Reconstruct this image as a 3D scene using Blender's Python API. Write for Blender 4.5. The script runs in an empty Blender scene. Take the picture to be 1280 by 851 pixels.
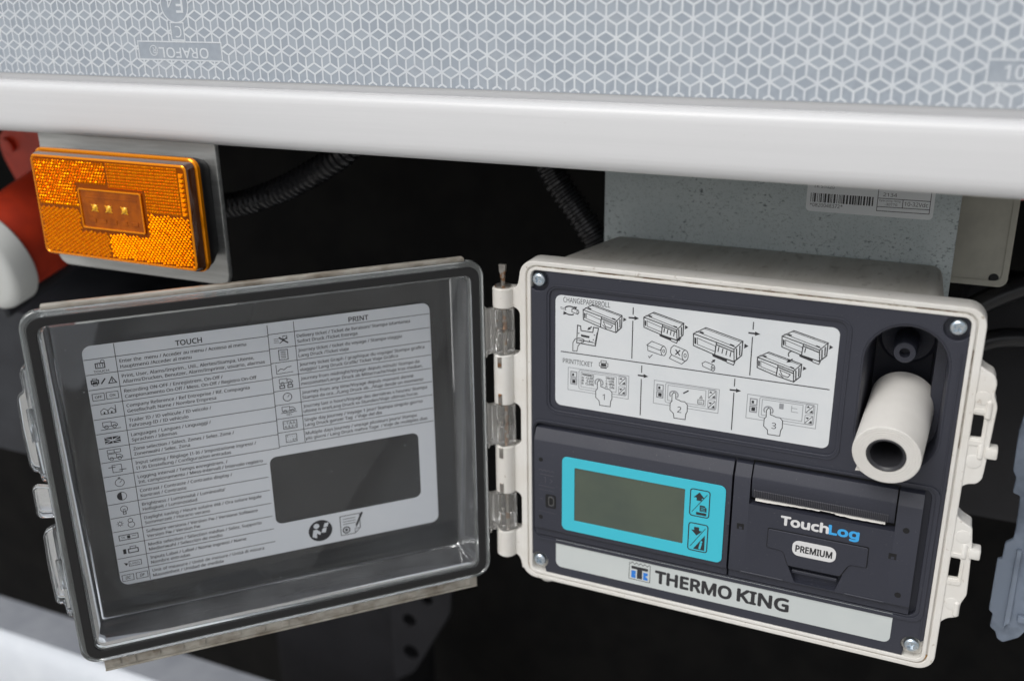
import bpy, bmesh, math, random
from mathutils import Vector, Matrix
random.seed(7)
S = 0.001                      # all shapes are written in millimetres
SC = bpy.context.scene
COL = SC.collection

# ------------------------------------------------------------------ camera
cam_d = bpy.data.cameras.new("camera")
cam = bpy.data.objects.new("camera", cam_d)
COL.objects.link(cam)
cx = Vector((0.91324881, 0.40719986, -0.01284111))
cy = -Vector((0.12914901, -0.31925542, -0.9388272))
cz = -Vector((-0.3863899, 0.8557244, -0.34414909))
cam.matrix_world = Matrix(((cx.x, cy.x, cz.x, 0.20208), (cx.y, cy.y, cz.y, -0.48348),
                           (cx.z, cy.z, cz.z, 0.15728), (0, 0, 0, 1)))
cam_d.sensor_width = 36.0
cam_d.lens = 1257.45 / 1280 * 36.0
cam_d.clip_start = 0.01
cam_d.clip_end = 200.0
cam_d.dof.use_dof = True
cam_d.dof.focus_distance = 0.524
cam_d.dof.aperture_fstop = 5.5
SC.camera = cam

# ------------------------------------------------------------------ sky and sun (thin overcast)
SUN_EL, SUN_AZ = math.radians(52), math.radians(202)     # azimuth clockwise from +Y
world = bpy.data.worlds.new("World")
SC.world = world
world.use_nodes = True
wn, wl = world.node_tree.nodes, world.node_tree.links
wn.clear()
sky = wn.new("ShaderNodeTexSky")
sky.sky_type = 'NISHITA'
sky.sun_disc = False
sky.sun_elevation = SUN_EL
sky.sun_rotation = SUN_AZ
sky.air_density, sky.dust_density, sky.ozone_density = 1.0, 4.0, 1.0
hsv = wn.new("ShaderNodeHueSaturation")
hsv.inputs['Saturation'].default_value = 0.22
bg = wn.new("ShaderNodeBackground")
bg.inputs['Strength'].default_value = 0.12
wo = wn.new("ShaderNodeOutputWorld")
wl.new(sky.outputs[0], hsv.inputs['Color'])
wl.new(hsv.outputs[0], bg.inputs['Color'])
wl.new(bg.outputs[0], wo.inputs['Surface'])
sun_d = bpy.data.lights.new("sun", 'SUN')
sun_d.energy = 1.0
sun_d.angle = math.radians(35)
sun_d.color = (1.0, 0.985, 0.965)
sun = bpy.data.objects.new("sun", sun_d)
COL.objects.link(sun)
to_sun = Vector((math.sin(SUN_AZ) * math.cos(SUN_EL), math.cos(SUN_AZ) * math.cos(SUN_EL), math.sin(SUN_EL)))
sun.rotation_euler = to_sun.to_track_quat('Z', 'Y').to_euler()

vs = SC.view_settings
SC.display_settings.display_device = 'sRGB'
vs.view_transform = 'Standard'
vs.look = 'None'
vs.exposure = 0.0
vs.gamma = 1.0
vs.use_curve_mapping = False
SC.cycles.use_denoising = True
SC.cycles.max_bounces = 14
SC.cycles.transmission_bounces = 14
SC.cycles.transparent_max_bounces = 12

# ------------------------------------------------------------------ materials
def mat(name, col, rough=0.5, metal=0.0, col2=None, nscale=200.0, lo=0.4, hi=0.6, stretch=(1, 1, 1), detail=4.0,
        bump=0.0, bscale=2000.0, bstretch=(1, 1, 1), spec=0.5, rvar=0.0, coat=0.0, trans=0.0, ior=1.49, haze=0.0, hazecol=(0.6, 0.62, 0.65), specks=0.0):
    m = bpy.data.materials.new(name)
    m.use_nodes = True
    N, L = m.node_tree.nodes, m.node_tree.links
    b = N['Principled BSDF']
    b.inputs['Base Color'].default_value = (*col, 1)
    b.inputs['Roughness'].default_value = rough
    b.inputs['Metallic'].default_value = metal
    b.inputs['Specular IOR Level'].default_value = spec
    b.inputs['IOR'].default_value = ior
    b.inputs['Transmission Weight'].default_value = trans
    b.inputs['Coat Weight'].default_value = coat
    tc = N.new('ShaderNodeTexCoord')
    def noise(scale, st, det=4.0):
        mp = N.new('ShaderNodeMapping')
        mp.inputs['Scale'].default_value = st
        L.new(tc.outputs['Object'], mp.inputs['Vector'])
        nz = N.new('ShaderNodeTexNoise')
        nz.inputs['Scale'].default_value = scale
        nz.inputs['Detail'].default_value = det
        nz.inputs['Roughness'].default_value = 0.6
        L.new(mp.outputs[0], nz.inputs['Vector'])
        return nz
    if col2 is not None:
        nz = noise(nscale, stretch, detail)
        cr = N.new('ShaderNodeValToRGB')
        cr.color_ramp.elements[0].position = lo
        cr.color_ramp.elements[0].color = (*col, 1)
        cr.color_ramp.elements[1].position = hi
        cr.color_ramp.elements[1].color = (*col2, 1)
        L.new(nz.outputs['Fac'], cr.inputs['Fac'])
        L.new(cr.outputs['Color'], b.inputs['Base Color'])
    if rvar:
        nz = noise(60.0, (1, 1, 1))
        mr = N.new('ShaderNodeMapRange')
        mr.inputs['To Min'].default_value = rough - rvar
        mr.inputs['To Max'].default_value = rough + rvar
        mr.inputs['From Min'].default_value = 0.3
        mr.inputs['From Max'].default_value = 0.7
        L.new(nz.outputs['Fac'], mr.inputs['Value'])
        L.new(mr.outputs[0], b.inputs['Roughness'])
    if bump:
        nz = noise(bscale, bstretch, 3.0)
        bp = N.new('ShaderNodeBump')
        bp.inputs['Strength'].default_value = bump
        bp.inputs['Distance'].default_value = 0.0002
        L.new(nz.outputs['Fac'], bp.inputs['Height'])
        L.new(bp.outputs[0], b.inputs['Normal'])
    if haze:
        df = N.new('ShaderNodeBsdfDiffuse')
        df.inputs['Color'].default_value = (*hazecol, 1)
        mx = N.new('ShaderNodeMixShader')
        nz = noise(45.0, (1, 1, 1), 8.0)
        mr = N.new('ShaderNodeMapRange')
        mr.inputs['To Min'].default_value = haze * 0.7
        mr.inputs['To Max'].default_value = haze * 1.35
        mr.inputs['From Min'].default_value = 0.3
        mr.inputs['From Max'].default_value = 0.7
        L.new(nz.outputs['Fac'], mr.inputs['Value'])
        if specks:                                    # dust grains on the plastic
            n2 = noise(650.0, (1, 1, 1), 2.0)
            m2 = N.new('ShaderNodeMapRange')
            m2.inputs['From Min'].default_value = 0.735
            m2.inputs['From Max'].default_value = 0.78
            m2.inputs['To Max'].default_value = specks
            L.new(n2.outputs['Fac'], m2.inputs['Value'])
            ad = N.new('ShaderNodeMath')
            ad.use_clamp = True
            L.new(mr.outputs[0], ad.inputs[0])
            L.new(m2.outputs[0], ad.inputs[1])
            L.new(ad.outputs[0], mx.inputs['Fac'])
        else:
            L.new(mr.outputs[0], mx.inputs['Fac'])
        L.new(b.outputs[0], mx.inputs[1])
        L.new(df.outputs[0], mx.inputs[2])
        L.new(mx.outputs[0], N['Material Output'].inputs['Surface'])
    return m

def layer(m, col2, nscale, lo, hi, stretch=(1, 1, 1), detail=6.0, fac=1.0, mask=None):
    """a second procedural stain layer over whatever feeds Base Color"""
    N, L = m.node_tree.nodes, m.node_tree.links
    b = N['Principled BSDF']
    tc = N.new('ShaderNodeTexCoord')
    mp = N.new('ShaderNodeMapping')
    mp.inputs['Scale'].default_value = stretch
    mp.inputs['Location'].default_value = (0.31, 0.17, 0.77)
    L.new(tc.outputs['Object'], mp.inputs['Vector'])
    nz = N.new('ShaderNodeTexNoise')
    nz.inputs['Scale'].default_value = nscale
    nz.inputs['Detail'].default_value = detail
    L.new(mp.outputs[0], nz.inputs['Vector'])
    mr = N.new('ShaderNodeMapRange')
    mr.inputs['From Min'].default_value = lo
    mr.inputs['From Max'].default_value = hi
    mr.inputs['To Max'].default_value = fac
    L.new(nz.outputs['Fac'], mr.inputs['Value'])
    mx = N.new('ShaderNodeMix')
    mx.data_type = 'RGBA'
    if mask:                                          # stains only in patches: (scale, from, to)
        n2 = N.new('ShaderNodeTexNoise')
        n2.inputs['Scale'].default_value = mask[0]
        n2.inputs['Detail'].default_value = 3.0
        L.new(tc.outputs['Object'], n2.inputs['Vector'])
        r2 = N.new('ShaderNodeMapRange')
        r2.inputs['From Min'].default_value = mask[1]
        r2.inputs['From Max'].default_value = mask[2]
        L.new(n2.outputs['Fac'], r2.inputs['Value'])
        mu = N.new('ShaderNodeMath')
        mu.operation = 'MULTIPLY'
        L.new(mr.outputs[0], mu.inputs[0])
        L.new(r2.outputs[0], mu.inputs[1])
        L.new(mu.outputs[0], mx.inputs['Factor'])
    else:
        L.new(mr.outputs[0], mx.inputs['Factor'])
    inp = b.inputs['Base Color']
    if inp.is_linked:
        L.new(inp.links[0].from_socket, mx.inputs['A'])
    else:
        mx.inputs['A'].default_value = inp.default_value
    mx.inputs['B'].default_value = (*col2, 1)
    L.new(mx.outputs['Result'], inp)
    return m

M = {}
M['abs'] = layer(mat('white_plastic', (0.80, 0.785, 0.745), 0.42, col2=(0.755, 0.73, 0.68), nscale=35, bump=0.12, bscale=1500),
                 (0.30, 0.22, 0.14), 330, 0.66, 0.80, fac=0.8)
M['abs_body'] = layer(mat('dusty_plastic', (0.60, 0.575, 0.52), 0.6, col2=(0.68, 0.66, 0.61), nscale=60, stretch=(1.5, 0.3, 1), bump=0.2, bscale=1500),
                      (0.24, 0.21, 0.17), 220, 0.56, 0.80, stretch=(1, .35, 1), fac=0.55)
M['grime'] = mat('groove_grime', (0.62, 0.59, 0.53), 0.7, col2=(0.17, 0.11, 0.06), nscale=120, lo=0.42, hi=0.60, detail=8)
M['rust'] = mat('orange_grime', (0.66, 0.62, 0.56), 0.7, col2=(0.50, 0.26, 0.07), nscale=90, lo=0.40, hi=0.56, detail=8)
M['fascia'] = layer(mat('charcoal_plastic', (0.032, 0.0345, 0.049), 0.46, col2=(0.038, 0.0405, 0.056), nscale=3000, bump=0.35, bscale=4500, rvar=0.06), (0.12, 0.12, 0.125), 500, 0.70, 0.80, detail=2, fac=0.4)
M['unit'] = layer(mat('charcoal_plastic_fine', (0.030, 0.0325, 0.047), 0.44, col2=(0.036, 0.0385, 0.054), nscale=3000, bump=0.35, bscale=4500, rvar=0.06),
                  (0.14, 0.14, 0.145), 900, 0.68, 0.77, detail=2, fac=0.45)
M['unit_line'] = mat('charcoal_relief', (0.085, 0.085, 0.10), 0.4)
M['port_metal'] = mat('port_metal', (0.16, 0.16, 0.16), 0.4, 0.8)
M['black'] = mat('black_recess', (0.006, 0.006, 0.007), 0.6)
M['label'] = mat('label_white', (0.73, 0.755, 0.77), 0.38, col2=(0.70, 0.73, 0.75), nscale=40)
M['label2'] = mat('label_frosted', (0.68, 0.71, 0.75), 0.42, col2=(0.65, 0.685, 0.73), nscale=25)
M['strip'] = mat('name_plate_grey', (0.62, 0.66, 0.65), 0.35, col2=(0.59, 0.63, 0.625), nscale=25)
M['ink'] = mat('black_ink', (0.030, 0.030, 0.034), 0.5)
M['ink_grey'] = mat('grey_ink', (0.30, 0.31, 0.33), 0.5)
M['blue'] = mat('blue_ink', (0.03, 0.22, 0.72), 0.45)
M['lightblue'] = mat('light_blue_ink', (0.05, 0.40, 0.82), 0.45)
M['white_ink'] = mat('white_ink', (0.74, 0.74, 0.74), 0.45)
M['cyan'] = mat('cyan_plastic', (0.055, 0.56, 0.70), 0.42, bump=0.1, bscale=3000)
M['lcd'] = layer(mat('display_glass', (0.088, 0.110, 0.082), 0.14, col2=(0.066, 0.086, 0.072), nscale=14, coat=0.3),
                 (0.25, 0.25, 0.23), 700, 0.72, 0.80, fac=0.5)
M['zinc'] = mat('zinc_screw', (0.72, 0.76, 0.80), 0.28, 0.95, col2=(0.52, 0.62, 0.70), nscale=500, bump=0.3, bscale=1200)
M['steel'] = layer(mat('hinge_steel', (0.42, 0.40, 0.37), 0.4, 0.85, col2=(0.3, 0.28, 0.26), nscale=300), (0.28, 0.13, 0.05), 220, 0.5, 0.6, fac=0.9)
M['paper'] = mat('thermal_paper', (0.78, 0.76, 0.72), 0.65, col2=(0.74, 0.72, 0.68), nscale=50, bump=0.06, bscale=900)
M['core'] = mat('roll_core', (0.035, 0.035, 0.04), 0.42, bump=0.2, bscale=1500)
M['clear'] = mat('clear_polycarbonate', (0.915, 0.94, 0.955), 0.015, trans=1.0, ior=1.49, haze=0.034, specks=0.5)
M['clear_dirty'] = mat('dirty_clear_rib', (0.60, 0.57, 0.50), 0.25, col2=(0.20, 0.15, 0.10), nscale=110, lo=.42, hi=.66, stretch=(.5, 1, 1), detail=8, trans=0.45, haze=0.15, hazecol=(0.55, 0.52, 0.46), bump=0.3, bscale=700)
M['clear_wall'] = mat('dusty_clear_wall', (0.93, 0.95, 0.965), 0.02, trans=1.0, ior=1.49, haze=0.11, specks=0.7)
M['clear_rim'] = mat('edge_lit_clear', (0.94, 0.965, 0.96), 0.03, trans=1.0, ior=1.49, haze=0.13, hazecol=(0.66, 0.70, 0.69), specks=0.3)  # pale haze colour stands in for light gathering in the lid's edge
M['clear_hinge'] = mat('scuffed_clear_hinge', (0.98, 0.98, 0.97), 0.03, trans=1.0, haze=0.15, hazecol=(0.78, 0.76, 0.71), bump=0.05, bscale=400)
M['rubber'] = mat('gasket_rubber', (0.012, 0.012, 0.013), 0.45, bump=0.3, bscale=900)
M['rail'] = layer(mat('white_coated_aluminium', (0.725, 0.73, 0.74), 0.34, col2=(0.71, 0.715, 0.725), nscale=120, stretch=(0.05, 1, 3), bump=0.25, bscale=900, bstretch=(0.02, 1, 1)),
                  (0.58, 0.57, 0.55), 500, 0.68, 0.76, detail=3, fac=0.5, mask=(14, .45, .65))
M['tape'] = layer(mat('reflective_tape', (0.44, 0.495, 0.56), 0.22, 0.15, col2=(0.385, 0.435, 0.50), nscale=240, coat=0.4, lo=0.35, hi=0.65, detail=2), (0.55, 0.58, 0.62), 30, 0.5, 0.75, fac=0.5)
M['tape_b'] = mat('reflective_cell_pale', (0.45, 0.505, 0.57), 0.2, 0.15, coat=0.4)
M['tape_c'] = mat('reflective_cell_deep', (0.40, 0.452, 0.518), 0.24, 0.15, coat=0.4)
M['tape_ink'] = mat('tape_white_grid', (0.71, 0.75, 0.785), 0.35, col2=(0.66, 0.70, 0.745), nscale=60)
M['amber'] = mat('amber_prisms', (1.0, 0.30, 0.0), 0.24, 0.9, col2=(0.85, 0.19, 0.0), nscale=500, spec=0.1)
M['amber_base'] = mat('amber_lens_base', (0.34, 0.070, 0.0), 0.15, 0.4, spec=0.2)
M['amber_clear'] = mat('amber_clear_rim', (1.0, 0.31, 0.0), 0.10, 0.55, coat=0.25, spec=0.2)
M['amber_dark'] = mat('amber_lens_side', (0.085, 0.022, 0.004), 0.07, coat=1.0)
M['amber_window'] = mat('amber_window', (0.52, 0.115, 0.0), 0.14, 0.35, col2=(0.36, 0.075, 0.0), nscale=120, coat=0.3, spec=0.2)
M['led'] = mat('led_yellow', (1.0, 0.50, 0.01), 0.25, 0.2, coat=0.4)
M['lamp_black'] = mat('lamp_housing_black', (0.018, 0.018, 0.019), 0.42, bump=0.2, bscale=1500)
M['brushed'] = mat('brushed_steel', (0.56, 0.565, 0.55), 0.42, 0.7, col2=(0.45, 0.455, 0.44), nscale=250, stretch=(0.06, 1, 1), bump=0.3, bscale=900, bstretch=(0.04, 1, 1))
M['galv'] = layer(layer(mat('galvanised_sheet', (0.41, 0.465, 0.475), 0.5, 0.15, col2=(0.48, 0.53, 0.535), nscale=40, lo=0.3, hi=0.7, bump=0.2, bscale=500, detail=10),
                  (0.07, 0.085, 0.09), 430, 0.57, 0.70, stretch=(1, 1, 1.5), detail=6, fac=0.85, mask=(38, .42, .62)), (0.12, 0.135, 0.14), 1300, 0.56, 0.74, detail=4, fac=0.55)
M['beige'] = mat('beige_plastic', (0.50, 0.49, 0.42), 0.55, col2=(0.44, 0.43, 0.37), nscale=60)
M['hose'] = mat('black_conduit', (0.020, 0.020, 0.022), 0.27, bump=0.1, bscale=900)
M['red'] = mat('red_plastic', (0.56, 0.045, 0.014), 0.42, col2=(0.46, 0.036, 0.013), nscale=60)
M['cap'] = mat('white_cap', (0.70, 0.72, 0.70), 0.35)
M['slate'] = mat('slate_plastic', (0.028, 0.031, 0.038), 0.55, col2=(0.020, 0.022, 0.028), nscale=30)
M['dark'] = mat('black_underbody_backing', (0.006, 0.006, 0.0062), 0.8, col2=(0.010, 0.0097, 0.0093), nscale=20, spec=0.15)
M['darkgrey'] = mat('dark_grey_metal', (0.017, 0.017, 0.021), 0.6, col2=(0.012, 0.012, 0.015), nscale=25)
M['clear_blue'] = layer(mat('dusty_clear_cover', (0.50, 0.58, 0.70), 0.2, trans=0.6, haze=0.30, hazecol=(0.26, 0.32, 0.42)), (0.10, 0.12, 0.15), 40, .45, .6, fac=.8)
M['guard'] = mat('cool_white_paint', (0.74, 0.78, 0.83), 0.35, col2=(0.69, 0.73, 0.785), nscale=20)
M['shaded_top_grey'] = mat('shaded_top_grey', (0.27, 0.29, 0.33), 0.8, col2=(0.34, 0.36, 0.40), nscale=14)
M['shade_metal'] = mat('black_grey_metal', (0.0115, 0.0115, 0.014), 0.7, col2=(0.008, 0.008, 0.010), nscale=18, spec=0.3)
M['ground'] = mat('concrete', (0.40, 0.395, 0.38), 0.85, col2=(0.46, 0.45, 0.43), nscale=3)
M['wire'] = mat('red_wire', (0.55, 0.03, 0.05), 0.4)

# ------------------------------------------------------------------ mesh helpers (x right, y away, z up, millimetres)
FONT = None
try:
    import os
    FONT = bpy.data.fonts.load(os.path.join(bpy.utils.system_resource('DATAFILES', path='fonts'), 'NotoSansMath-Regular.woff2'))
except Exception:
    FONT = None

def rrect(x0, x1, z0, z1, r=3.0, n=6):
    rs = r if isinstance(r, (tuple, list)) else (r, r, r, r)      # bl br tr tl
    out = []
    for (px, pz, a), q in zip(((x0, z0, 180), (x1, z0, 270), (x1, z1, 0), (x0, z1, 90)), rs):
        q = max(q, 0.01)
        ox = px + q if px == x0 else px - q
        oz = pz + q if pz == z0 else pz - q
        for k in range(n + 1):
            t = math.radians(a + 90.0 * k / n)
            out.append((ox + q * math.cos(t), oz + q * math.sin(t)))
    return out

def circle(x, z, r, n=24):
    return [(x + r * math.cos(2 * math.pi * k / n), z + r * math.sin(2 * math.pi * k / n)) for k in range(n)]

def stadium(x, za, zb, r, n=14):
    return ([(x + r * math.cos(math.pi * k / n), za + r * math.sin(math.pi * k / n)) for k in range(n + 1)] +
            [(x - r * math.cos(math.pi * k / n), zb - r * math.sin(math.pi * k / n)) for k in range(n + 1)])

def fillet(pts, r, n=3):
    """round the corners of a closed polygon"""
    out = []
    N = len(pts)
    for i in range(N):
        p, a, b = Vector(pts[i]), Vector(pts[i - 1]), Vector(pts[(i + 1) % N])
        u, v = a - p, b - p
        d = min(r, u.length * 0.45, v.length * 0.45)
        p0, p1 = p + u.normalized() * d, p + v.normalized() * d
        for k in range(n + 1):
            t = k / n
            out.append(tuple(p0 * (1 - t) ** 2 + p * 2 * t * (1 - t) + p1 * t * t))
    return out

def spline(pts, n=10):
    P = [Vector(p) for p in pts]
    P = [P[0] * 2 - P[1]] + P + [P[-1] * 2 - P[-2]]
    out = []
    for i in range(1, len(P) - 2):
        a, b, c, d = P[i - 1:i + 3]
        for k in range(n):
            t = k / n
            out.append(0.5 * (2 * b + (c - a) * t + (2 * a - 5 * b + 4 * c - d) * t * t + (3 * b - a - 3 * c + d) * t ** 3))
    out.append(P[-2])
    return out

_cap = {}
ACC = {'é': ('e', 1), 'è': ('e', -1), 'á': ('a', 1), 'à': ('a', -1), 'í': ('i', 1), 'ó': ('o', 1), 'ù': ('u', -1), 'ü': ('u', 0), 'ö': ('o', 0), 'ä': ('a', 0)}
def text_geo(body):
    plain = ''.join(ACC[c][0] if c in ACC else c for c in body)
    V, F = raw_geo(plain)
    for i, c in enumerate(body):
        if c in ACC:
            base, sl = ACC[c]
            xa = max(v[0] for v in raw_geo(plain[:i + 1])[0])
            gl = raw_geo(base)[0]
            xm = xa - (max(v[0] for v in gl) - min(v[0] for v in gl)) / 2
            zt = max(v[1] for v in gl) if base != 'i' else max(v[1] for v in gl) - .12
            k = cap_h()
            for dx in ((-.13, .13) if sl == 0 else (0,)):
                o = len(V)
                x = xm + dx * k
                if sl:
                    V += [(x - .05 * k - .1 * k * sl, zt + .08 * k), (x + .05 * k - .1 * k * sl, zt + .08 * k), (x + .07 * k + .1 * k * sl, zt + .26 * k), (x - .07 * k + .1 * k * sl, zt + .26 * k)]
                else:
                    V += [(x - .06 * k, zt + .1 * k), (x + .06 * k, zt + .1 * k), (x + .06 * k, zt + .22 * k), (x - .06 * k, zt + .22 * k)]
                F.append((o, o + 1, o + 2, o + 3))
    return V, F
def raw_geo(body):
    c = bpy.data.curves.new('t', 'FONT')
    c.body = body
    c.size = 1.0
    c.resolution_u = 2
    if FONT:
        c.font = FONT
    o = bpy.data.objects.new('t', c)
    m = o.to_mesh()
    V = [(v.co.x, v.co.y) for v in m.vertices]
    F = [tuple(p.vertices) for p in m.polygons]
    o.to_mesh_clear()
    bpy.data.objects.remove(o)
    bpy.data.curves.remove(c)
    return V, F

def cap_h():
    if 'h' not in _cap:
        V, F = raw_geo('H')
        _cap['h'] = max(v[1] for v in V) - min(v[1] for v in V)
    return _cap['h']

class MB:
    def __init__(self):
        self.v, self.f, self.mi = [], [], []
        self.k = 0
    def add(self, V, F, m=0):
        o = len(self.v)
        self.v += [tuple(p) for p in V]
        self.f += [tuple(i + o for i in q) for q in F]
        self.mi += [m] * len(F)
    def plate(self, loops, y0, y1, m=0, bev=0.0, seg=2):
        if not isinstance(loops[0], list):
            loops = [loops]
        c = bpy.data.curves.new('p', 'CURVE')
        c.dimensions = '2D'
        c.fill_mode = 'BOTH'
        c.extrude = max((y1 - y0) / 2 - bev, 0.0)
        c.bevel_depth = bev
        c.offset = -bev
        c.bevel_resolution = seg
        for L in loops:
            s = c.splines.new('POLY')
            s.points.add(len(L) - 1)
            for q, (x, z) in zip(s.points, L):
                q.co = (x, z, 0, 1)
            s.use_cyclic_u = True
        o = bpy.data.objects.new('p', c)
        me = o.to_mesh()
        ym = (y0 + y1) / 2
        self.add([(v.co.x, ym - v.co.z, v.co.y) for v in me.vertices], [tuple(p.vertices) for p in me.polygons], m)
        o.to_mesh_clear()
        bpy.data.objects.remove(o)
        bpy.data.curves.remove(c)
    def box(self, x0, x1, y0, y1, z0, z1, m=0, bev=0.0, seg=2):
        bm = bmesh.new()
        bmesh.ops.create_cube(bm, size=1.0)
        for v in bm.verts:
            v.co = Vector(((x0 + x1) / 2 + v.co.x * (x1 - x0), (y0 + y1) / 2 + v.co.y * (y1 - y0), (z0 + z1) / 2 + v.co.z * (z1 - z0)))
        if bev:
            bmesh.ops.bevel(bm, geom=bm.edges[:], offset=bev, segments=seg, profile=0.5, affect='EDGES')
        bm.verts.index_update()
        self.add([v.co.copy() for v in bm.verts], [tuple(v.index for v in f.verts) for f in bm.faces], m)
        bm.free()
    def loft(self, rings, m=0, cap0=True, cap1=True, closed=True):
        n = len(rings[0])
        V = [p for r in rings for p in r]
        F = []
        for i in range(len(rings) - 1):
            for k in range(n if closed else n - 1):
                a, b = i * n + k, i * n + (k + 1) % n
                F.append((a, b, b + n, a + n))
        if cap0:
            F.append(tuple(range(n))[::-1])
        if cap1:
            F.append(tuple(range((len(rings) - 1) * n, len(rings) * n)))
        self.add(V, F, m)
    def lathe(self, p, d, prof, m=0, n=28, cap0=True, cap1=True):
        """prof = [(distance along d, radius)]"""
        p, d = Vector(p), Vector(d).normalized()
        u = d.orthogonal().normalized()
        w = d.cross(u)
        self.loft([[p + d * t + (u * math.cos(2 * math.pi * k / n) + w * math.sin(2 * math.pi * k / n)) * r for k in range(n)]
                   for t, r in prof], m, cap0, cap1)
    def extr_x(self, prof, x0, x1, m=0):
        """prof = [(y,z)] closed, extruded along x"""
        self.loft([[(x0, y, z) for y, z in prof], [(x1, y, z) for y, z in prof]], m)
    def tube(self, path, r, m=0, n=12, ridge=None):
        P = [Vector(p) for p in path]
        t0 = (P[1] - P[0]).normalized()
        u = t0.orthogonal().normalized()
        rings = []
        s = 0.0
        for i, p in enumerate(P):
            t = (P[min(i + 1, len(P) - 1)] - P[max(i - 1, 0)]).normalized()
            u = (u - t * u.dot(t)).normalized()
            w = t.cross(u)
            if i:
                s += (p - P[i - 1]).length
            q = r if ridge is None else r + ridge[0] * (1 if math.sin(2 * math.pi * s / ridge[1]) > 0 else -1)
            rings.append([p + (u * math.cos(2 * math.pi * k / n) + w * math.sin(2 * math.pi * k / n)) * q for k in range(n)])
        self.loft(rings, m)
    def stroke(self, pts, w, y, m=0, closed=False):
        """flat printed line"""
        self.k += 1
        y = y - 0.004 * (self.k % 6)
        P = [Vector(p) for p in pts]
        n = len(P)
        if n < 2:
            return
        V, F = [], []
        for i in range(n):
            if closed:
                a, b = P[i - 1], P[(i + 1) % n]
            else:
                a, b = P[max(i - 1, 0)], P[min(i + 1, n - 1)]
            d1 = (P[i] - a) if (closed or i > 0) else (b - P[i])
            d2 = (b - P[i]) if (closed or i < n - 1) else d1
            d1 = d1.normalized() if d1.length > 1e-9 else Vector((1, 0))
            d2 = d2.normalized() if d2.length > 1e-9 else d1
            n1, n2 = Vector((-d1.y, d1.x)), Vector((-d2.y, d2.x))
            mt = n1 + n2
            if mt.length < 0.3:
                mt = n1
            mt.normalize()
            k = w / 2 / max(0.5, mt.dot(n1))
            V += [(P[i].x + mt.x * k, y, P[i].y + mt.y * k), (P[i].x - mt.x * k, y, P[i].y - mt.y * k)]
        for i in range(n if closed else n - 1):
            a, b = 2 * i, 2 * ((i + 1) % n)
            F.append((a, a + 1, b + 1, b))
        self.add(V, F, m)
    def fill(self, pts, y, m=0):
        self.k += 1
        y = y - 0.004 * (self.k % 6)
        self.add([(x, y, z) for x, z in pts], [tuple(range(len(pts)))], m)
    def text(self, s, x, z, y, h=None, em=None, width=None, m=0, bold=0.0, align='l', flip=False, shear=0.0):
        V, F = text_geo(s)
        if not V:
            return
        x0, x1 = min(v[0] for v in V), max(v[0] for v in V)
        k = (h / cap_h()) if h else em
        kx = (width / (x1 - x0)) if width else k
        if k is None:
            k = kx
        off = {'l': 0, 'c': (x1 - x0) / 2, 'r': (x1 - x0)}[align]
        sg = -1 if flip else 1
        self.k += 1
        y = y - 0.004 * (self.k % 6)
        r = bold * (h / cap_h() if h else k)
        for q in range(1 if not bold else 3 if bold < 0 else 9):   # heavier strokes: shifted copies, each a hair above the last
            dx, dz = (r * math.cos(q * math.pi / 4), r * math.sin(q * math.pi / 4)) if q else (0, 0)
            if bold < 0:
                dx, dz = r * (q - 1), r * .4 * (q - 1)
            self.add([(x + dx + sg * ((a - x0 - off) * kx + b * k * shear), y - .003 * q, z + dz + sg * b * k) for a, b in V], F, m)
    def build(self, name, mats, parent=None, org=(0, 0, 0), smooth=35, fixn=True):
        me = bpy.data.meshes.new(name)
        o3 = Vector(org)
        me.from_pydata([(Vector(p) - o3) * S for p in self.v], [], self.f)
        me.polygons.foreach_set('material_index', self.mi)
        for a in (mats if isinstance(mats, (list, tuple)) else [mats]):
            me.materials.append(M[a])
        me.validate()
        if fixn:
            bm = bmesh.new()
            bm.from_mesh(me)
            bmesh.ops.recalc_face_normals(bm, faces=bm.faces[:])
            bm.to_mesh(me)
            bm.free()
        if smooth:
            me.polygons.foreach_set('use_smooth', [True] * len(me.polygons))
            me.set_sharp_from_angle(angle=math.radians(smooth))
        ob = bpy.data.objects.new(name, me)
        COL.objects.link(ob)
        if parent is not None:
            ob.parent = parent
        else:
            ob.location = o3 * S
        return ob

def tag(o, label, cat, group=None):
    o['label'], o['category'] = label, cat
    if group:
        o['group'] = group
    return o

def empty(name, loc, label, cat, group=None):
    o = bpy.data.objects.new(name, None)
    COL.objects.link(o)
    o.location = Vector(loc) * S
    o.empty_display_size = 0.02
    return tag(o, label, cat, group)

def struct(o):
    o['kind'] = 'structure'
    return o

# ------------------------------------------------------------------ the setting: dark underside of the vehicle, added dark backing, ground
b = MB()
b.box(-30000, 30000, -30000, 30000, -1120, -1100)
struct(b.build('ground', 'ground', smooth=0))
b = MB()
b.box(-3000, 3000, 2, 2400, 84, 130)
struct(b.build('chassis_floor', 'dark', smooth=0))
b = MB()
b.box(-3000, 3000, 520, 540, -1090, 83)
struct(b.build('dark_backing', 'dark', smooth=0))  # added black sheet, standing in for the darkness under the vehicle

# ------------------------------------------------------------------ side rail with reflective tape
RX0, RX1 = -900.0, 700.0
rail = empty('side_rail', (-100, -30, 67), 'long white coated side rail with honeycomb reflective tape across the top of the photo', 'side rail')
RO = (-100, -30, 67)
b = MB()
prof = [(-30, 190), (-30, 103.1), (-26.6, 99.3), (-27.0, 98.6), (-29.2, 98.4), (-32.2, 97.7), (-33.3, 96.6), (-34, 95.0), (-34.2, 92), (-34.2, 76), (-33.9, 73),
        (-32.9, 70.2), (-31.0, 68.2), (-28.5, 67.2), (-25, 67.0), (0, 67.0), (0, 190)]
b.extr_x(prof, RX0, RX1)
b.build('rail_profile', 'rail', rail, RO, smooth=50)
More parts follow.
